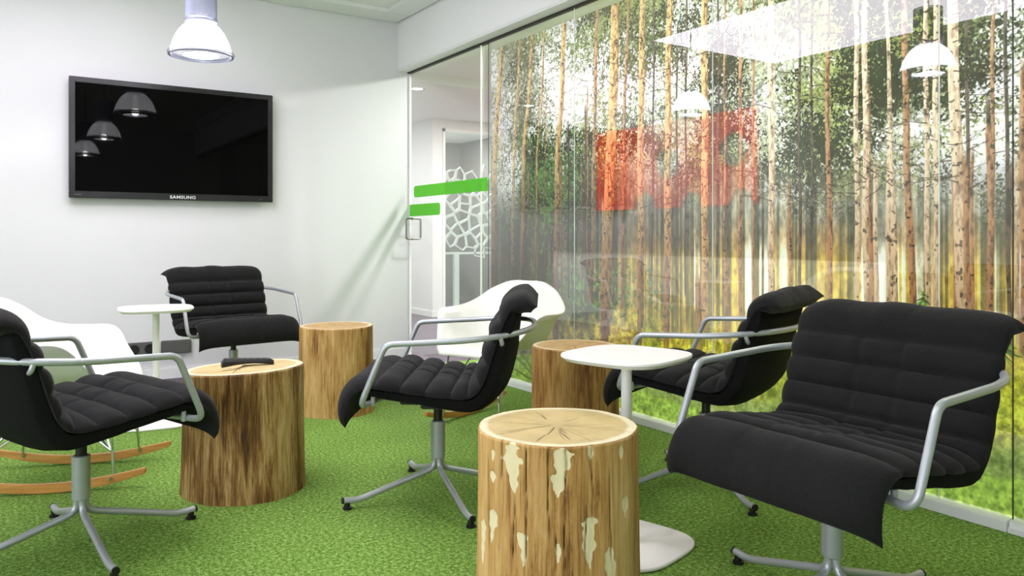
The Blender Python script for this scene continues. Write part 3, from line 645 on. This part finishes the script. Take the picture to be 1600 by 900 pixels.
# white lattice screen on a post in the office
t = empty('lattice_screen', (5.45, 9.25, -0.012)); tag(t, 'white web-patterned screen on a post behind the glass door', 'room divider')
rg = np.random.default_rng(9)
def lattice(x0, x1, z0, z1, cell):
    verts = {}; edges = []
    ny = int((z1 - z0) / (cell * 0.866)) + 2; nx = int((x1 - x0) / cell) + 2
    cs = [((i + 0.5 * (j % 2)) * cell + x0 + rg.normal(0, cell * .2), j * cell * .866 + z0 + rg.normal(0, cell * .2)) for j in range(-1, ny) for i in range(-1, nx)]
    C2 = np.array(cs); m = MB(); n = 0
    # bisector segments between neighbouring cell centres (a rough Voronoi net)
    for i in range(len(C2)):
        d = np.hypot(*(C2 - C2[i]).T); nb = [k for k in np.argsort(d)[1:8]]
        poly = [C2[i] + np.array(q) * cell * 1.6 for q in ((-1, -1), (1, -1), (1, 1), (-1, 1))]
        for k in nb:
            mid = (C2[i] + C2[k]) / 2; nrm = C2[k] - C2[i]; out = []
            for a, b in zip(poly, poly[1:] + poly[:1]):
                da, db = np.dot(a - mid, nrm), np.dot(b - mid, nrm)
                if da <= 0: out.append(a)
                if da * db < 0: out.append(a + (b - a) * da / (da - db))
            poly = out
        if len(poly) < 3: continue
        P = np.array(poly); c = P.mean(0); wd = rg.uniform(.008, .014)
        inner = [c + (p - c) * max(0.2, 1 - 2.0 * wd / np.hypot(*(p - c))) for p in P]
        for a, b, ia, ib in zip(P, np.roll(P, -1, 0), inner, inner[1:] + inner[:1]):
            if not (x0 < c[0] < x1 and z0 < c[1] < z1): continue
            m.add([(a[0], 0, a[1]), (b[0], 0, b[1]), (ib[0], 0, ib[1]), (ia[0], 0, ia[1]), (a[0], .02, a[1]), (b[0], .02, b[1]), (ib[0], .02, ib[1]), (ia[0], .02, ia[1])],
                  [(0, 1, 2, 3), (7, 6, 5, 4), (0, 4, 5, 1), (2, 6, 7, 3)]); n += 1
    return m
o = lattice(-0.62, 0.5, 0.80, 1.86, 0.17).build('web_panel', M['web'], t); o['kind'] = 'stuff'
MB().box((-0.62, 0, 0.77), (0.5, 0.03, 0.80)).build('bottom_bar', M['web'], t)
MB().box((-0.31, 0, 0.0), (-0.24, 0.05, 0.77)).build('post', M['web'], t)
MB().box((-0.5, -0.2, 0.0), (-0.05, 0.25, 0.012)).build('foot', M['web'], t)

# ------------------------------------------------------------------ television
tv = empty('television', (1.0425, 5.90, 1.258)); tag(tv, 'large black wall-mounted flat television with its screen off', 'television')
TW, TH = 0.670, 0.806
m = MB()
for lo, hi in (((-TW, 0, 0), (TW, 0.05, 0.045)), ((-TW, 0, TH - 0.036), (TW, 0.05, TH)), ((-TW, 0, 0.045), (-TW + 0.036, 0.05, TH - 0.036)), ((TW - 0.036, 0, 0.045), (TW, 0.05, TH - 0.036))): m.box(lo, hi)
m.build('bezel', M['bezel'], tv, bevel=0.003)
MB().box((-TW + 0.034, 0.008, 0.043), (TW - 0.034, 0.045, TH - 0.034)).build('screen', M['screen'], tv)
MB().box((-TW + 0.08, 0.05, 0.08), (TW - 0.08, 0.076, TH - 0.08)).build('wall_bracket', M['black_plastic'], tv)
MB().box((-TW + 0.03, -0.001, 0.02), (-TW + 0.075, 0.0005, 0.024)).build('status_mark', M['socket'], tv)
MB().box((TW - 0.10, -0.001, 0.018), (TW - 0.085, 0.0005, 0.022)).build('status_mark', M['socket'], tv)
fc = bpy.data.curves.new('brand_text', 'FONT'); fc.body = 'SAMSUNG'; fc.size = 0.034; fc.align_x = 'CENTER'; fc.extrude = 0.0008; fc.space_character = 1.08; fc.offset = 0.0006
fo = bpy.data.objects.new('brand_text', fc); COL.objects.link(fo)
bpy.context.view_layer.update()
tm = bpy.data.meshes.new_from_object(fo.evaluated_get(bpy.context.evaluated_depsgraph_get()))
bpy.data.objects.remove(fo, do_unlink=True)
to = bpy.data.objects.new('brand_lettering', tm); COL.objects.link(to); tm.materials.clear(); tm.materials.append(M['logo'])
to.parent = tv; to.location = (0.035, -0.001, 0.010); to.rotation_euler = (R(90), 0, 0); to.scale = (1.05, 0.9, 1)

# ------------------------------------------------------------------ wall sockets
for x0, lab in ((0.72, 'dark grey double socket plate low on the wall, nearer the side table'), (0.945, 'grey blank socket plate low on the wall beside the double socket')):
    t = empty('wall_socket', (x0 + 0.10, WY - 0.001, 0.165)); tag(t, lab, 'socket')
    MB().box((-0.10, -0.028, 0), (0.10, 0, 0.095)).build('plate', M['socket'], t, bevel=0.004)
    if x0 < 0.8:
        for dx in (-0.05, 0.05):
            MB().lathe([(0.001, 0.0), (0.034, 0.0), (0.034, 0.004), (0.030, 0.004)], 24).build('outlet', M['socket_hole'], t).matrix_local = Matrix.Translation((dx, -0.029, 0.048)) @ Matrix.Rotation(R(90), 4, 'X')
    else:
        MB().box((-0.085, -0.031, 0.012), (0.085, -0.028, 0.083)).build('cover', M['socket'], t)

# ------------------------------------------------------------------ pendant lamps
def make_lamp():
    t = empty('pendant_lamp', (0, 0, 0))
    out = [(0.062, 0.172), (0.075, 0.165), (0.100, 0.145), (0.125, 0.112), (0.145, 0.070), (0.158, 0.030), (0.164, 0.004)]
    o = MB().lathe(out + [(r - 0.004, z - 0.002) for r, z in out[::-1]], 64).build('dome', M['dome'], t, smooth=True, angle=60)
    MB().lathe([(0.163, 0.012), (0.175, 0.006), (0.179, -0.004), (0.174, -0.016), (0.162, -0.019), (0.158, -0.008), (0.162, 0.0), (0.163, 0.012)], 64).build('rim', M['rim'], t, smooth=True)
    MB().lathe([(0.066, 0.170), (0.086, 0.172), (0.090, 0.180), (0.086, 0.192), (0.060, 0.190)], 48).build('collar', M['rim'], t, smooth=True)
    m = MB(); n = 72
    for k in range(n):
        a = 2 * math.pi * k / n; c, s = math.cos(a), math.sin(a)
        m.tube([(0.080 * c, 0.080 * s, 0.192), (0.080 * c, 0.080 * s, 0.40)], 0.0034, 5)
    q = m.build('ribbed_sleeve', M['acrylic'], t, smooth=True); q['kind'] = 'stuff'
    MB().lathe([(0.055, 0.215), (0.058, 0.22), (0.058, 0.39), (0.04, 0.40)], 32, cap0=True, cap1=True).build('gear_housing', M['handle'], t, smooth=True)
    MB().tube([(0, 0, 0.40), (0, 0, 0.775)], 0.006).build('suspension_rod', M['handle'], t)
    MB().lathe([(0.002, 0.04), (0.018, 0.045), (0.026, 0.07), (0.020, 0.10), (0.014, 0.12), (0.014, 0.16)], 24).build('bulb', M['bulb'], t, smooth=True)
    MB().lathe([(0.095, -0.010), (0.1, -0.006), (0.155, -0.008), (0.155, -0.011), (0.095, -0.013), (0.095, -0.010)], 48).build('lens_ring', M['rim'], t)
    return t
LP = [(0.94, 4.62, 2.03), (0.90, 2.65, 2.03), (0.88, 0.70, 2.03)]
LL = ['glowing bell-shaped pendant lamp above the television', 'pendant lamp mirrored as the middle of three domes in the television screen', 'pendant lamp mirrored as the lowest of three domes in the television screen']
lamp0 = make_lamp()
for i, (p, lab) in enumerate(zip(LP, LL)):
    o = lamp0 if i == 0 else copy_tree(lamp0)
    o.location = p; tag(o, lab, 'lamp', 'row of pendant lamps')
    l = bpy.data.lights.new('lamp_light', 'POINT'); l.energy = LAMP_WATT; l.shadow_soft_size = 0.03; l.color = (1, 0.97, 0.94)
    lo = bpy.data.objects.new('lamp_light', l); COL.objects.link(lo); lo.location = (p[0], p[1], p[2] + 0.015); lo.parent = None

# ------------------------------------------------------------------ lounge chairs
PADP = [(-.384, .757), (-.357, .761), (-.324, .758), (-.295, .743), (-.277, .715), (-.264, .686), (-.241, .624), (-.219, .55), (-.196, .487), (-.168, .450), (-.130, .436),
        (-.043, .440), (.014, .447), (.069, .454), (.13, .463), (.19, .470), (.232, .467), (.262, .447), (.279, .415), (.284, .385), (.280, .357)]
SHELLT = [(-.300, .745), (-.281, .731), (-.264, .686), (-.241, .624), (-.219, .55), (-.196, .485), (-.168, .448), (-.139, .434), (-.043, .438), (.014, .446), (.069, .452), (.13, .46), (.19, .466), (.225, .460), (.245, .440)]
def make_pad(seed):
    rng = np.random.default_rng(seed)
    n, k = 150, 84
    P, L = cr(PADP, n); s = np.linspace(0, L, n)
    T = np.gradient(P, axis=0); T /= np.linalg.norm(T, axis=1)[:, None]; Nn = np.stack([-T[:, 1], T[:, 0]], 1)
    # along the path towards the front of the seat the outer side is up / forward
    seams = [0.145, 0.222, 0.30, 0.375, 0.44, 0.505, 0.595, 0.685, 0.775, L + 0.01]
    sl = [0.0] + seams
    idx = np.searchsorted(sl, s, side='right') - 1; idx = np.clip(idx, 0, len(sl) - 2)
    fr_ = np.array([(s[i] - sl[idx[i]]) / (sl[idx[i] + 1] - sl[idx[i]]) for i in range(n)])
    puff = (1 - np.abs(2 * fr_ - 1) ** 2.4) ** 0.7
    ts = np.sin(np.linspace(-math.pi / 2, math.pi / 2, k)); ts = 0.55 * ts + 0.45 * np.linspace(-1, 1, k)
    top, bot = [], []
    amp = rng.uniform(-.004, .004, (len(sl), 4)); ph = rng.uniform(0, 6, (len(sl), 4))
    for i in range(n):
        hw = 0.302 + 0.008 * puff[i]
        if i < 8: hw += 0.014 * (1 - i / 8)
        if i > n - 14: hw += 0.010 * (i - (n - 14)) / 14
        rt, rb = [], []
        for t in ts:
            e = max(0.0, 1 - abs(t) ** 7)
            q = 0.018 + 0.026 * puff[i]
            # two short stitched darts near the middle and soft waviness
            for c in (-0.20, 0.20):
                dd = (t - c) / 0.034; q -= (0.008 if 0 < idx[i] < len(sl) - 2 else 0.002) * math.exp(-dd * dd) * (0.3 + 0.7 * math.sin(math.pi * min(1, fr_[i] * 1.2)))
            q += sum(amp[idx[i], j] * math.sin(ph[idx[i], j] + (j + 2) * 2.2 * t) for j in range(4)) * puff[i] * 0.5
            thick = q * e ** 0.5 + 0.003
            sag = 0.0
            if s[i] > L - 0.16: sag = -0.020 * abs(t) ** 9 * (s[i] - L + 0.16) / 0.16
            dv = 0.0
            if s[i] > L - 0.10: dv = -0.012 * (1 - t * t) * 0
            end = min(1.0, ((s[i]) / 0.040 + 0.06) ** 0.7, (L - s[i]) / 0.012 + 0.25)
            x, z = P[i] + Nn[i] * thick * end
            rt.append((x + dv, t * hw, z + sag)); x, z = P[i] - Nn[i] * (0.004 + 0.030 * max(0.0, min(1.0, (0.105 - s[i]) / 0.03)) * min(1.0, s[i] / 0.02)) * e; rb.append((x + dv, t * hw, z + sag))
        top.append(rt); bot.append(rb)
    m = MB(); m.grid(top); kk = len(m.v); m.grid(bot)
    f = [(a, b, c, d) for a, b, c, d in m.f[(n - 1) * (k - 1):]]
    m.f = m.f[:(n - 1) * (k - 1)] + [q[::-1] for q in f]
    for i in range(n - 1):
        for j in (0, k - 1):
            a, b = i * k + j, (i + 1) * k + j; m.f.append((a, b, b + kk, a + kk))
    for i in (0, n - 1):
        for j in range(k - 1):
            a, b = i * k + j, i * k + j + 1; m.f.append((a, b, b + kk, a + kk))
    return m
def make_shell():
    n = 60; P, L = cr(SHELLT, n); T = np.gradient(P, axis=0); T /= np.linalg.norm(T, axis=1)[:, None]; Nn = np.stack([-T[:, 1], T[:, 0]], 1)
    ks = [-1, -.97, -.9, -.6, -.3, 0, .3, .6, .9, .97, 1]; top, bot = [], []
    for i in range(n):
        u = i / (n - 1); th = 0.040 + 0.014 * math.exp(-((u - 0.42) / 0.22) ** 2)
        if u > .85: th *= 1 - 0.5 * (u - .85) / .15
        if u < .04: th *= 0.6 + 10 * u
        rt, rb = [], []
        for t in ks:
            e = 0.72 + 0.28 * (1 - abs(t) ** 8)
            a = P[i] - Nn[i] * 0.0035; b = P[i] - Nn[i] * (th * e + 0.034 * (1 - t * t) * min(1, u / .2) * max(0, min(1, (.62 - u) / .25)))
            rt.append((a[0], t * .296, a[1])); rb.append((b[0], t * .296 * (0.985 if abs(t) == 1 else 1), b[1]))
        top.append(rt); bot.append(rb)
    k = len(ks); m = MB(); m.grid(top); m.grid([r_[::-1] for r_ in bot]); kk = n * k
    for i in range(n - 1):
        m.f.append((i * k, (i + 1) * k, kk + (i + 1) * k + k - 1, kk + i * k + k - 1)); m.f.append((i * k + k - 1, (i + 1) * k + k - 1, kk + (i + 1) * k, kk + i * k))
    for i in (0, n - 1):
        for j in range(k - 1): m.f.append((i * k + j, i * k + j + 1, kk + i * k + k - 2 - j, kk + i * k + k - 1 - j))
    return m
def make_chair():
    t = empty('lounge_chair', (0, 0, 0))
    make_shell().build('seat_shell', M['shell_black'], t, smooth=True, angle=50)
    pad = make_pad(4).build('quilted_pad', M['fabric'], t, smooth=True, angle=80)
    TR_ = 0.0106
    side = lambda s: [(.150, s * .10, .420), (.222, s * .352, .416), (.132, s * .352, .632), (-.10, s * .352, .644)]
    arc = []
    for k in range(25):
        a = math.pi * k / 24; c, q = math.cos(a), math.sin(a)
        arc.append((-.10 - .272 * q ** .92, .352 * math.copysign(abs(c) ** .80, c), .644 + .022 * q))
    one = rounded(side(1), [.045, .028], 8); two = rounded(side(-1)[::-1], [.028, .045], 8)
    pts = one + [Vector(p) for p in arc[1:-1]] + two
    MB().tube(pts, TR_, 12).build('arm_tube', M['chair_metal'], t, smooth=True)
    for s in (-1, 1):
        MB().tube(rounded([(-.255, s * .306, .657), (-.262, s * .304, .632), (-.262, s * .290, .624), (-.250, s * .27, .62)], .02), 0.008, 10).build('back_hook', M['chair_metal'], t, smooth=True)
        MB().tube([(.19, s * .285, .44), (.19, s * .285, .408)], 0.008, 10).build('bolt', M['chair_metal'], t, smooth=True)
    MB().box((-.12, -.10, .372), (.13, .10, .388)).box((-.10, -.05, .345), (.06, .05, .375)).build('swivel_plate', M['black_plastic'], t, bevel=0.004)
    MB().lathe([(0.017, 0.24), (0.017, 0.372)], 20).build('inner_post', M['black_plastic'], t, smooth=True)
    ba = empty('swivel_base', (0, 0, 0)); ba.parent = t
    MB().lathe([(0.023, 0.150), (0.0272, 0.153), (0.0272, 0.291), (0.021, 0.294), (0.016, 0.285)], 28, cap0=True).build('post_sleeve', M['chair_metal'], ba, smooth=True)
    for q in range(4):
        rot = Matrix.Rotation(q * math.pi / 2, 4, 'Z')
        lg = MB().tube(rounded([(.013, 0, .175), (.013, 0, .112), (.308, 0, .029), (.365, 0, .033)], [.06, .03], 8), .0112, 12).build('leg', M['chair_metal'], ba, smooth=True)
        lg.matrix_local = rot
        cp = MB().tube([(.363, 0, .0329), (.370, 0, .0334)], .0116, 12).lathe([(.011, .026), (.011, .010), (.017, .009), (.017, .001)], 16, (.350, 0, 0), cap0=True, cap1=True).build('glide', M['black_plastic'], ba, smooth=True)
        cp.matrix_local = rot
    return t
CH = [((1.406, 2.662), 144.5, -189.1, 'black quilted armchair in the middle, seen side on behind the front log'),
      ((0.216, 2.872), 19.1, 9.5, 'black quilted armchair at the left edge, in front of the white rocker'),
      ((1.214, 5.028), -81.5, -40.0, 'black quilted armchair against the white wall beneath the television'),
      ((2.372, 2.191), 112.4, 70.3, 'black quilted armchair beside the glass wall, showing its rear shell'),
      ((1.846, 1.263), -180.1, 83.7, 'largest black quilted armchair, nearest on the right, facing left')]
chair0 = make_chair()
for i, (p, a, b, lab) in enumerate(CH):
    o = chair0 if i == 0 else copy_tree(chair0)
    o.location = (p[0], p[1], 0); o.rotation_euler = (0, 0, R(a))
    for c in o.children:
        if c.name.startswith('swivel_base'): c.rotation_euler = (0, 0, R(b - a))
    tag(o, lab, 'chair', 'black swivel lounge chairs')

# ------------------------------------------------------------------ log tables
def make_log(loc, rad, h, mats, seed, label, marks=(), cracks=(), face=0.0, nt_=300, nz=110, tilt=(0, 0)):
    rng = np.random.default_rng(seed)
    t = empty('log_table', (*loc, 0)); tag(t, label, 'side table', 'tree stump tables')
    th = np.arange(nt_) * 2 * math.pi / nt_
    ph = rng.uniform(0, 6.28, 12)
    base = 1 + 0.012 * np.sin(2 * th + ph[0]) + 0.010 * np.sin(3 * th + ph[1]) + 0.005 * np.sin(7 * th + ph[2]) + 0.003 * np.sin(13 * th + ph[3]) + 0.0022 * np.sin(29 * th + ph[4]) + 0.0015 * np.sin(53 * th + ph[5])
    V = []; mark = []; crk = []
    zt = h + tilt[0] * np.cos(th) + tilt[1] * np.sin(th)
    for j in range(nz + 1):
        u = j / nz
        r = rad * base * (1 + 0.035 * (1 - u) ** 2 + 0.004 * np.sin(5 * th + u * 3 + ph[6]))
        mk = np.zeros(nt_); ck = np.zeros(nt_)
        zz = u * zt
        d_face = (th - face + math.pi) % (2 * math.pi) - math.pi
        for (a, b, z0, z1) in marks:
            ac, aw = (a + b) / 2, abs(b - a) / 2; zc, zw = (z0 + z1) / 2, (z1 - z0) / 2
            v = np.clip((zz - zc) / zw, -1.3, 1.3)
            prof = np.where(v < .55, np.clip((v + 1) / 1.1, 0, 1) ** .75, np.sqrt(np.clip(1 - ((v - .55) / .45) ** 2, 0, 1)))
            jag = 0.22 * np.sin(zz * 90 + a * 40) + 0.16 * np.sin(zz * 210 + b * 70) + 0.2 * np.sin(th * 60 + zz * 60)
            e = np.abs((d_face - ac) / aw - 0.25 * np.sin(zz * 30 + b * 50)) / np.maximum(prof * (1 + jag), 1e-3)
            mk = np.maximum(mk, np.clip(0.5 + (1 - e) * 1.6, 0, 1) * (prof > 0.02))
        for (a, z0, z1, w_) in cracks:
            wob = a + 0.010 * np.sin(zz * 14 + a * 9) + 0.005 * np.sin(zz * 55 + a * 30)
            inz = np.clip((zz - z0) / 0.03, 0, 1) * np.clip((z1 - zz) / 0.03, 0, 1)
            ck = np.maximum(ck, np.exp(-((d_face - wob) / w_) ** 2) * inz)
        r = r - 0.006 * ck - 0.002 * mk
        edge = 0.004 if j == nz else 0
        for k in range(nt_): V.append(((r[k] - edge) * math.cos(th[k]), (r[k] - edge) * math.sin(th[k]), zz[k]))
        mark.append(mk); crk.append(ck)
    m = MB(); m.v = V
    for j in range(nz):
        for k in range(nt_): m.f.append((j * nt_ + k, j * nt_ + (k + 1) % nt_, (j + 1) * nt_ + (k + 1) % nt_, (j + 1) * nt_ + k))
    o = m.build('trunk', mats[0], t, smooth=True, angle=85)
    setattrf(o, 'mark', np.concatenate(mark)); setattrf(o, 'crack', np.clip(np.concatenate(crk), 0, 1))
    # cut face with its radial checks
    top = V[nz * nt_:]; nr = 46; m = MB(); ring = []; ck = []
    cc = (rad * rng.uniform(-.1, .1), rad * rng.uniform(-.1, .1))
    chk = [(rng.uniform(0, 6.28), rng.uniform(0.0, .5), rng.uniform(.5, 1.0), rng.uniform(.004, .009)) for _ in range(26)]
    for i in range(nr + 1):
        u = i / nr
        c = np.zeros(nt_)
        for a, r0, r1, w_ in chk:
            dd = (th - a - 0.03 * math.sin(u * 6 + a * 5) + math.pi) % (2 * math.pi) - math.pi
            c = np.maximum(c, np.exp(-(dd * max(u, .04) / w_) ** 2) * min(1, max(0, (u - r0) / .05)) * min(1, max(0, (r1 - u) / .15)) * 0.85)
        for k in range(nt_):
            x = cc[0] * (1 - u) + top[k][0] * u; y = cc[1] * (1 - u) + top[k][1] * u
            m.v.append((x, y, top[k][2] + 0.0005 - 0.0025 * c[k])); ring.append(u); ck.append(c[k])
    for i in range(nr):
        for k in range(nt_): m.f.append((i * nt_ + k, i * nt_ + (k + 1) % nt_, (i + 1) * nt_ + (k + 1) % nt_, (i + 1) * nt_ + k))
    o = m.build('cut_face', mats[1], t, smooth=True)
    setattrf(o, 'ring', ring); setattrf(o, 'crack', ck)
    for p in o.data.polygons:
        pass
    return t
EG = [endgrain('pale_end_grain', (0.79, 0.70, 0.48), (0.89, 0.85, 0.71), 1.3), endgrain('warm_end_grain', (0.74, 0.61, 0.39), (0.88, 0.80, 0.64), 4.1)]
w1 = wood('dark_streaked_log', (0.27, 0.17, 0.07), (0.50, 0.36, 0.17), (0.80, 0.69, 0.46), 0.9, seed=2.0, contrast=1.0)
w2 = wood('tan_log', (0.42, 0.28, 0.12), (0.66, 0.50, 0.27), (0.83, 0.70, 0.47), 1.0, seed=5.0, contrast=1.0)
w3 = wood('brown_log', (0.34, 0.22, 0.09), (0.56, 0.40, 0.19), (0.76, 0.61, 0.36), 1.0, seed=8.0, contrast=1.0)
w4 = wood('scarred_log', (0.42, 0.25, 0.11), (0.72, 0.55, 0.31), (0.84, 0.71, 0.48), 0.8, patch=(0.90, 0.85, 0.68), seed=11.0, contrast=0.85)
L4 = (1.258, 1.692); F4 = math.atan2(-L4[1], -L4[0])
def px4(x): return math.asin(max(-1, min(1, (x - 871) / 131.0)))
def zz4(y, x):
    d = 2.105 - 0.225 * math.cos(px4(x)); return 1 - (y - 369.6) / 1216 * d
MK = [(793, 817, 693, 775), (862, 887, 700, 780), (915, 925, 698, 722), (963, 972, 697, 718), (769, 776, 706, 724), (768, 778, 739, 758), (767, 778, 798, 852), (751, 760, 813, 890), (810, 829, 835, 862), (817, 825, 855, 890), (908, 928, 808, 892), (942, 957, 853, 925), (970, 979, 775, 810), (867, 874, 850, 885)]
marks = [(px4(a), px4(b), zz4(y1, (a + b) / 2), zz4(y0, (a + b) / 2)) for a, b, y0, y1 in MK]
CK = [(786, 690, 760), (824, 700, 900), (858, 705, 850), (882, 700, 900), (868, 840, 900), (922, 700, 820), (912, 800, 900), (950, 740, 880), (765, 720, 840), (806, 780, 880)]
cracks = [(px4(a), zz4(y1, a), zz4(y0, a) + 0.02, 0.0065) for a, y0, y1 in CK]
S4 = make_log(L4, 0.217, 0.49, (w4, EG[0]), 3, 'log table nearest the camera, with cream bare patches and cracks', marks, cracks, F4, nt_=420, nz=150)
make_log((0.815, 3.192), 0.229, 0.478, (w1, EG[0]), 7, 'dark streaked log table carrying the black remote control', face=0, tilt=(0.006, -0.010))
make_log((1.611, 4.287), 0.204, 0.49, (w2, EG[1]), 12, 'tan log table near the white wall, right of the wall-side armchair')
make_log((2.254, 2.895), 0.200, 0.49, (w3, EG[1]), 15, 'brown log table partly behind the nearer white side table')

# ------------------------------------------------------------------ remote control on the dark log
rc = empty('remote_control', (0.815, 3.15, 0.4895), R(-6)); tag(rc, 'black remote control lying on the dark streaked log table', 'remote control')
n = 16; top, bot = [], []
for i in range(n + 1):
    u = i / n; x = -0.098 + 0.196 * u
    zb = 0.010 * math.sin(math.pi * u) if 0 < u < 1 else 0.0
    zt = 0.034 - 0.012 * u - (0.014 if i == 0 else 0) - (0.006 if i == n else 0)
    hw = 0.024 - 0.004 * abs(2 * u - 1) ** 4
    top.append([(x, -hw, zt - 0.010), (x, -hw + 0.006, zt), (x, hw - 0.006, zt), (x, hw, zt - 0.010)]); bot.append([(x, hw, zb + 0.004), (x, hw - 0.004, zb), (x, -hw + 0.004, zb), (x, -hw, zb + 0.004)])
m = MB()
for i in range(n + 1): m.v += top[i] + bot[i]
for i in range(n):
    for k in range(8): m.f.append((i * 8 + k, i * 8 + (k + 1) % 8, (i + 1) * 8 + (k + 1) % 8, (i + 1) * 8 + k))
m.f.append(tuple(range(8))[::-1]); m.f.append(tuple(n * 8 + k for k in range(8)))
m.build('remote_body', M['black_plastic'], rc, smooth=True, angle=30)
for i in range(6):
    for k in range(3):
        x = -0.06 + i * 0.024; u = (x + 0.098) / 0.196; z = 0.034 - 0.012 * u
        MB().box((x - .007, -.013 + k * .013 - .004, z - .003), (x + .007, -.013 + k * .013 + .004, z + .0003)).build('button', M['remote_key'], rc)

# ------------------------------------------------------------------ white side tables
def squircle(a, n=3.4, k=72):
    pts = []
    for i in range(k):
        th = 2 * math.pi * i / k; c, s = math.cos(th), math.sin(th)
        r = a / (abs(c) ** n + abs(s) ** n) ** (1 / n); pts.append((r * c, r * s))
    return pts
def make_table():
    t = empty('white_side_table', (0, 0, 0))
    o = squircle(0.186); i_ = [(x * 0.93, y * 0.93) for x, y in o]; m = MB(); k = len(o)
    rings = [[(x, y, .600) for x, y in i_], [(x, y, .612) for x, y in o], [(x, y, .6175) for x, y in o], [(x * .992, y * .992, .620) for x, y in o]]
    m.v = [p for r_ in rings for p in r_]
    for q in range(3):
        for j in range(k): m.f.append((q * k + j, q * k + (j + 1) % k, (q + 1) * k + (j + 1) % k, (q + 1) * k + j))
    m.f.append(tuple(range(k))[::-1]); m.f.append(tuple(3 * k + j for j in range(k)))
    m.build('table_top', M['table_white'], t, smooth=True, angle=30)
    MB().lathe([(0.0175, 0.010), (0.0175, 0.602)], 24).build('stem', M['table_white'], t, smooth=True)
    MB().prism(squircle(0.192), 0.001, 0.012, 0.003).build('base_plate', M['table_white'], t, smooth=True, angle=30)
    return t
tb = make_table(); tb.location = (1.699, 1.911, 0); tb.rotation_euler = (0, 0, R(45 - 33.3 + 4)); tag(tb, 'white pedestal side table close behind the nearest log table', 'side table', 'white pedestal tables')
t2 = copy_tree(tb); t2.location = (0.695, 4.55, 0); t2.rotation_euler = (0, 0, R(-6)); tag(t2, 'white pedestal side table between the white rocker and the wall-side armchair', 'side table', 'white pedestal tables')

# ------------------------------------------------------------------ white rocking armchairs
def make_rocker():
    t = empty('rocking_chair', (0, 0, 0))
    C0 = [(.262, .372), (.255, .392), (.225, .405), (.16, .404), (.06, .392), (-.06, .384), (-.15, .402), (-.205, .46), (-.24, .55), (-.265, .65), (-.285, .725), (-.295, .745)]
    RM = [(.250, .200, .366), (.240, .222, .39), (.215, .250, .43), (.160, .285, .505), (.115, .308, .575), (.060, .318, .603), (-.04, .322, .606), (-.13, .312, .612), (-.20, .282, .640), (-.252, .22, .698), (-.284, .13, .738), (-.296, .06, .746)]
    n = 56; k = 33
    C1, _ = cr(C0, n); R1, _ = cr(RM, n)
    rows = []
    for i in range(n):
        v = i / (n - 1); row = []
        for j in range(k):
            t_ = -1 + 2 * j / (k - 1); a = abs(t_); sg = 1 if t_ >= 0 else -1
            arm = math.exp(-((v - 0.50) / 0.20) ** 2)
            y = R1[i, 1] * (a ** (1 - 0.18 * arm)) if a > 0 else 0
            g = a ** (2.6 + 1.2 * arm)
            x = C1[i, 0] * (1 - g) + R1[i, 0] * g; z = C1[i, 1] * (1 - g) + R1[i, 2] * g
            if arm > 0.05 and a > 0.90: y += 0.048 * arm * ((a - 0.90) / 0.10) ** 1.4; z -= 0.012 * arm * ((a - 0.9) / .1) ** 2
            row.append((x, sg * y, z))
        rows.append(row)
    o = MB().grid(rows).build('shell', M['shell_white'], t, smooth=True, angle=180)
    md = o.modifiers.new('thickness', 'SOLIDIFY'); md.thickness = 0.007; md.offset = 0
    for s in (-1, 1):
        # laminated rocker runner
        m = MB(); pts = []; Rr = 1.15
        for i in range(25):
            a = -0.32 + 0.64 * i / 24; pts.append((Rr * math.sin(a), Rr * (1 - math.cos(a))))
        k2 = []
        for i, (x, z) in enumerate(pts):
            h = 0.038 - 0.014 * abs(i / 12 - 1) ** 3; y0 = s * 0.205 - .011
            k2.append([(x, y0, z + .002), (x, y0 + .022, z + .002), (x, y0 + .022, z + h), (x, y0, z + h)])
        m.v = [p for q in k2 for p in q]
        for i in range(24):
            for j in range(4): m.f.append((i * 4 + j, i * 4 + (j + 1) % 4, (i + 1) * 4 + (j + 1) % 4, (i + 1) * 4 + j))
        m.f.append((3, 2, 1, 0)); m.f.append(tuple(96 + j for j in range(4)))
        m.build('runner', M['rocker'], t, bevel=0.003)
        for e in (-1, 1):
            xb = e * 0.235; zb = Rr * (1 - math.cos(math.asin(xb / Rr))) + 0.022
            f_ = (xb, s * 0.19, zb)
            MB().tube([(xb, s * .188, zb), (xb - e * .006, s * .175, .15)], .0055, 8).tube(rounded([(xb - e * .02, s * .165, .385), (xb - e * .004, s * .178, .135), (e * 0.05, s * .12, .375)], .03), .0045, 8).build('leg_wire', M['wire'], t, smooth=True)
            MB().tube([(xb, s * .190, zb), (xb, s * .222, zb)], .007, 10).build('runner_bolt', M['wire'], t, smooth=True)
        MB().tube(rounded([(.225, s * .178, .15), (.0, s * .09, .30), (-.225, s * .178, .15)], .05), .0045, 8).build('side_brace', M['wire'], t, smooth=True)
    for e in (-1, 1):
        MB().tube(rounded([(e * .222, -.176, .15), (e * .12, -.03, .34), (e * .12, .03, .34), (e * .222, .176, .15)], .03), .0045, 8).build('cross_brace', M['wire'], t, smooth=True)
    for x in (.17, -.17): MB().tube([(x, -.165, .385), (x, .165, .385)], .006, 8).build('seat_mount', M['black_plastic'], t, smooth=True)
    return t
rk = make_rocker(); rk.location = (0.225, 3.715, 0); rk.rotation_euler = (0, 0, R(11 - 33.3)); tag(rk, 'white shell rocking armchair on wooden runners at the left edge', 'rocking chair', 'white shell rockers')
rk2 = copy_tree(rk); rk2.location = (2.265, 3.597, 0); rk2.rotation_euler = (0, 0, R(235 - 33.3)); tag(rk2, 'white shell rocking armchair by the glass wall, behind the middle armchair', 'rocking chair', 'white shell rockers')
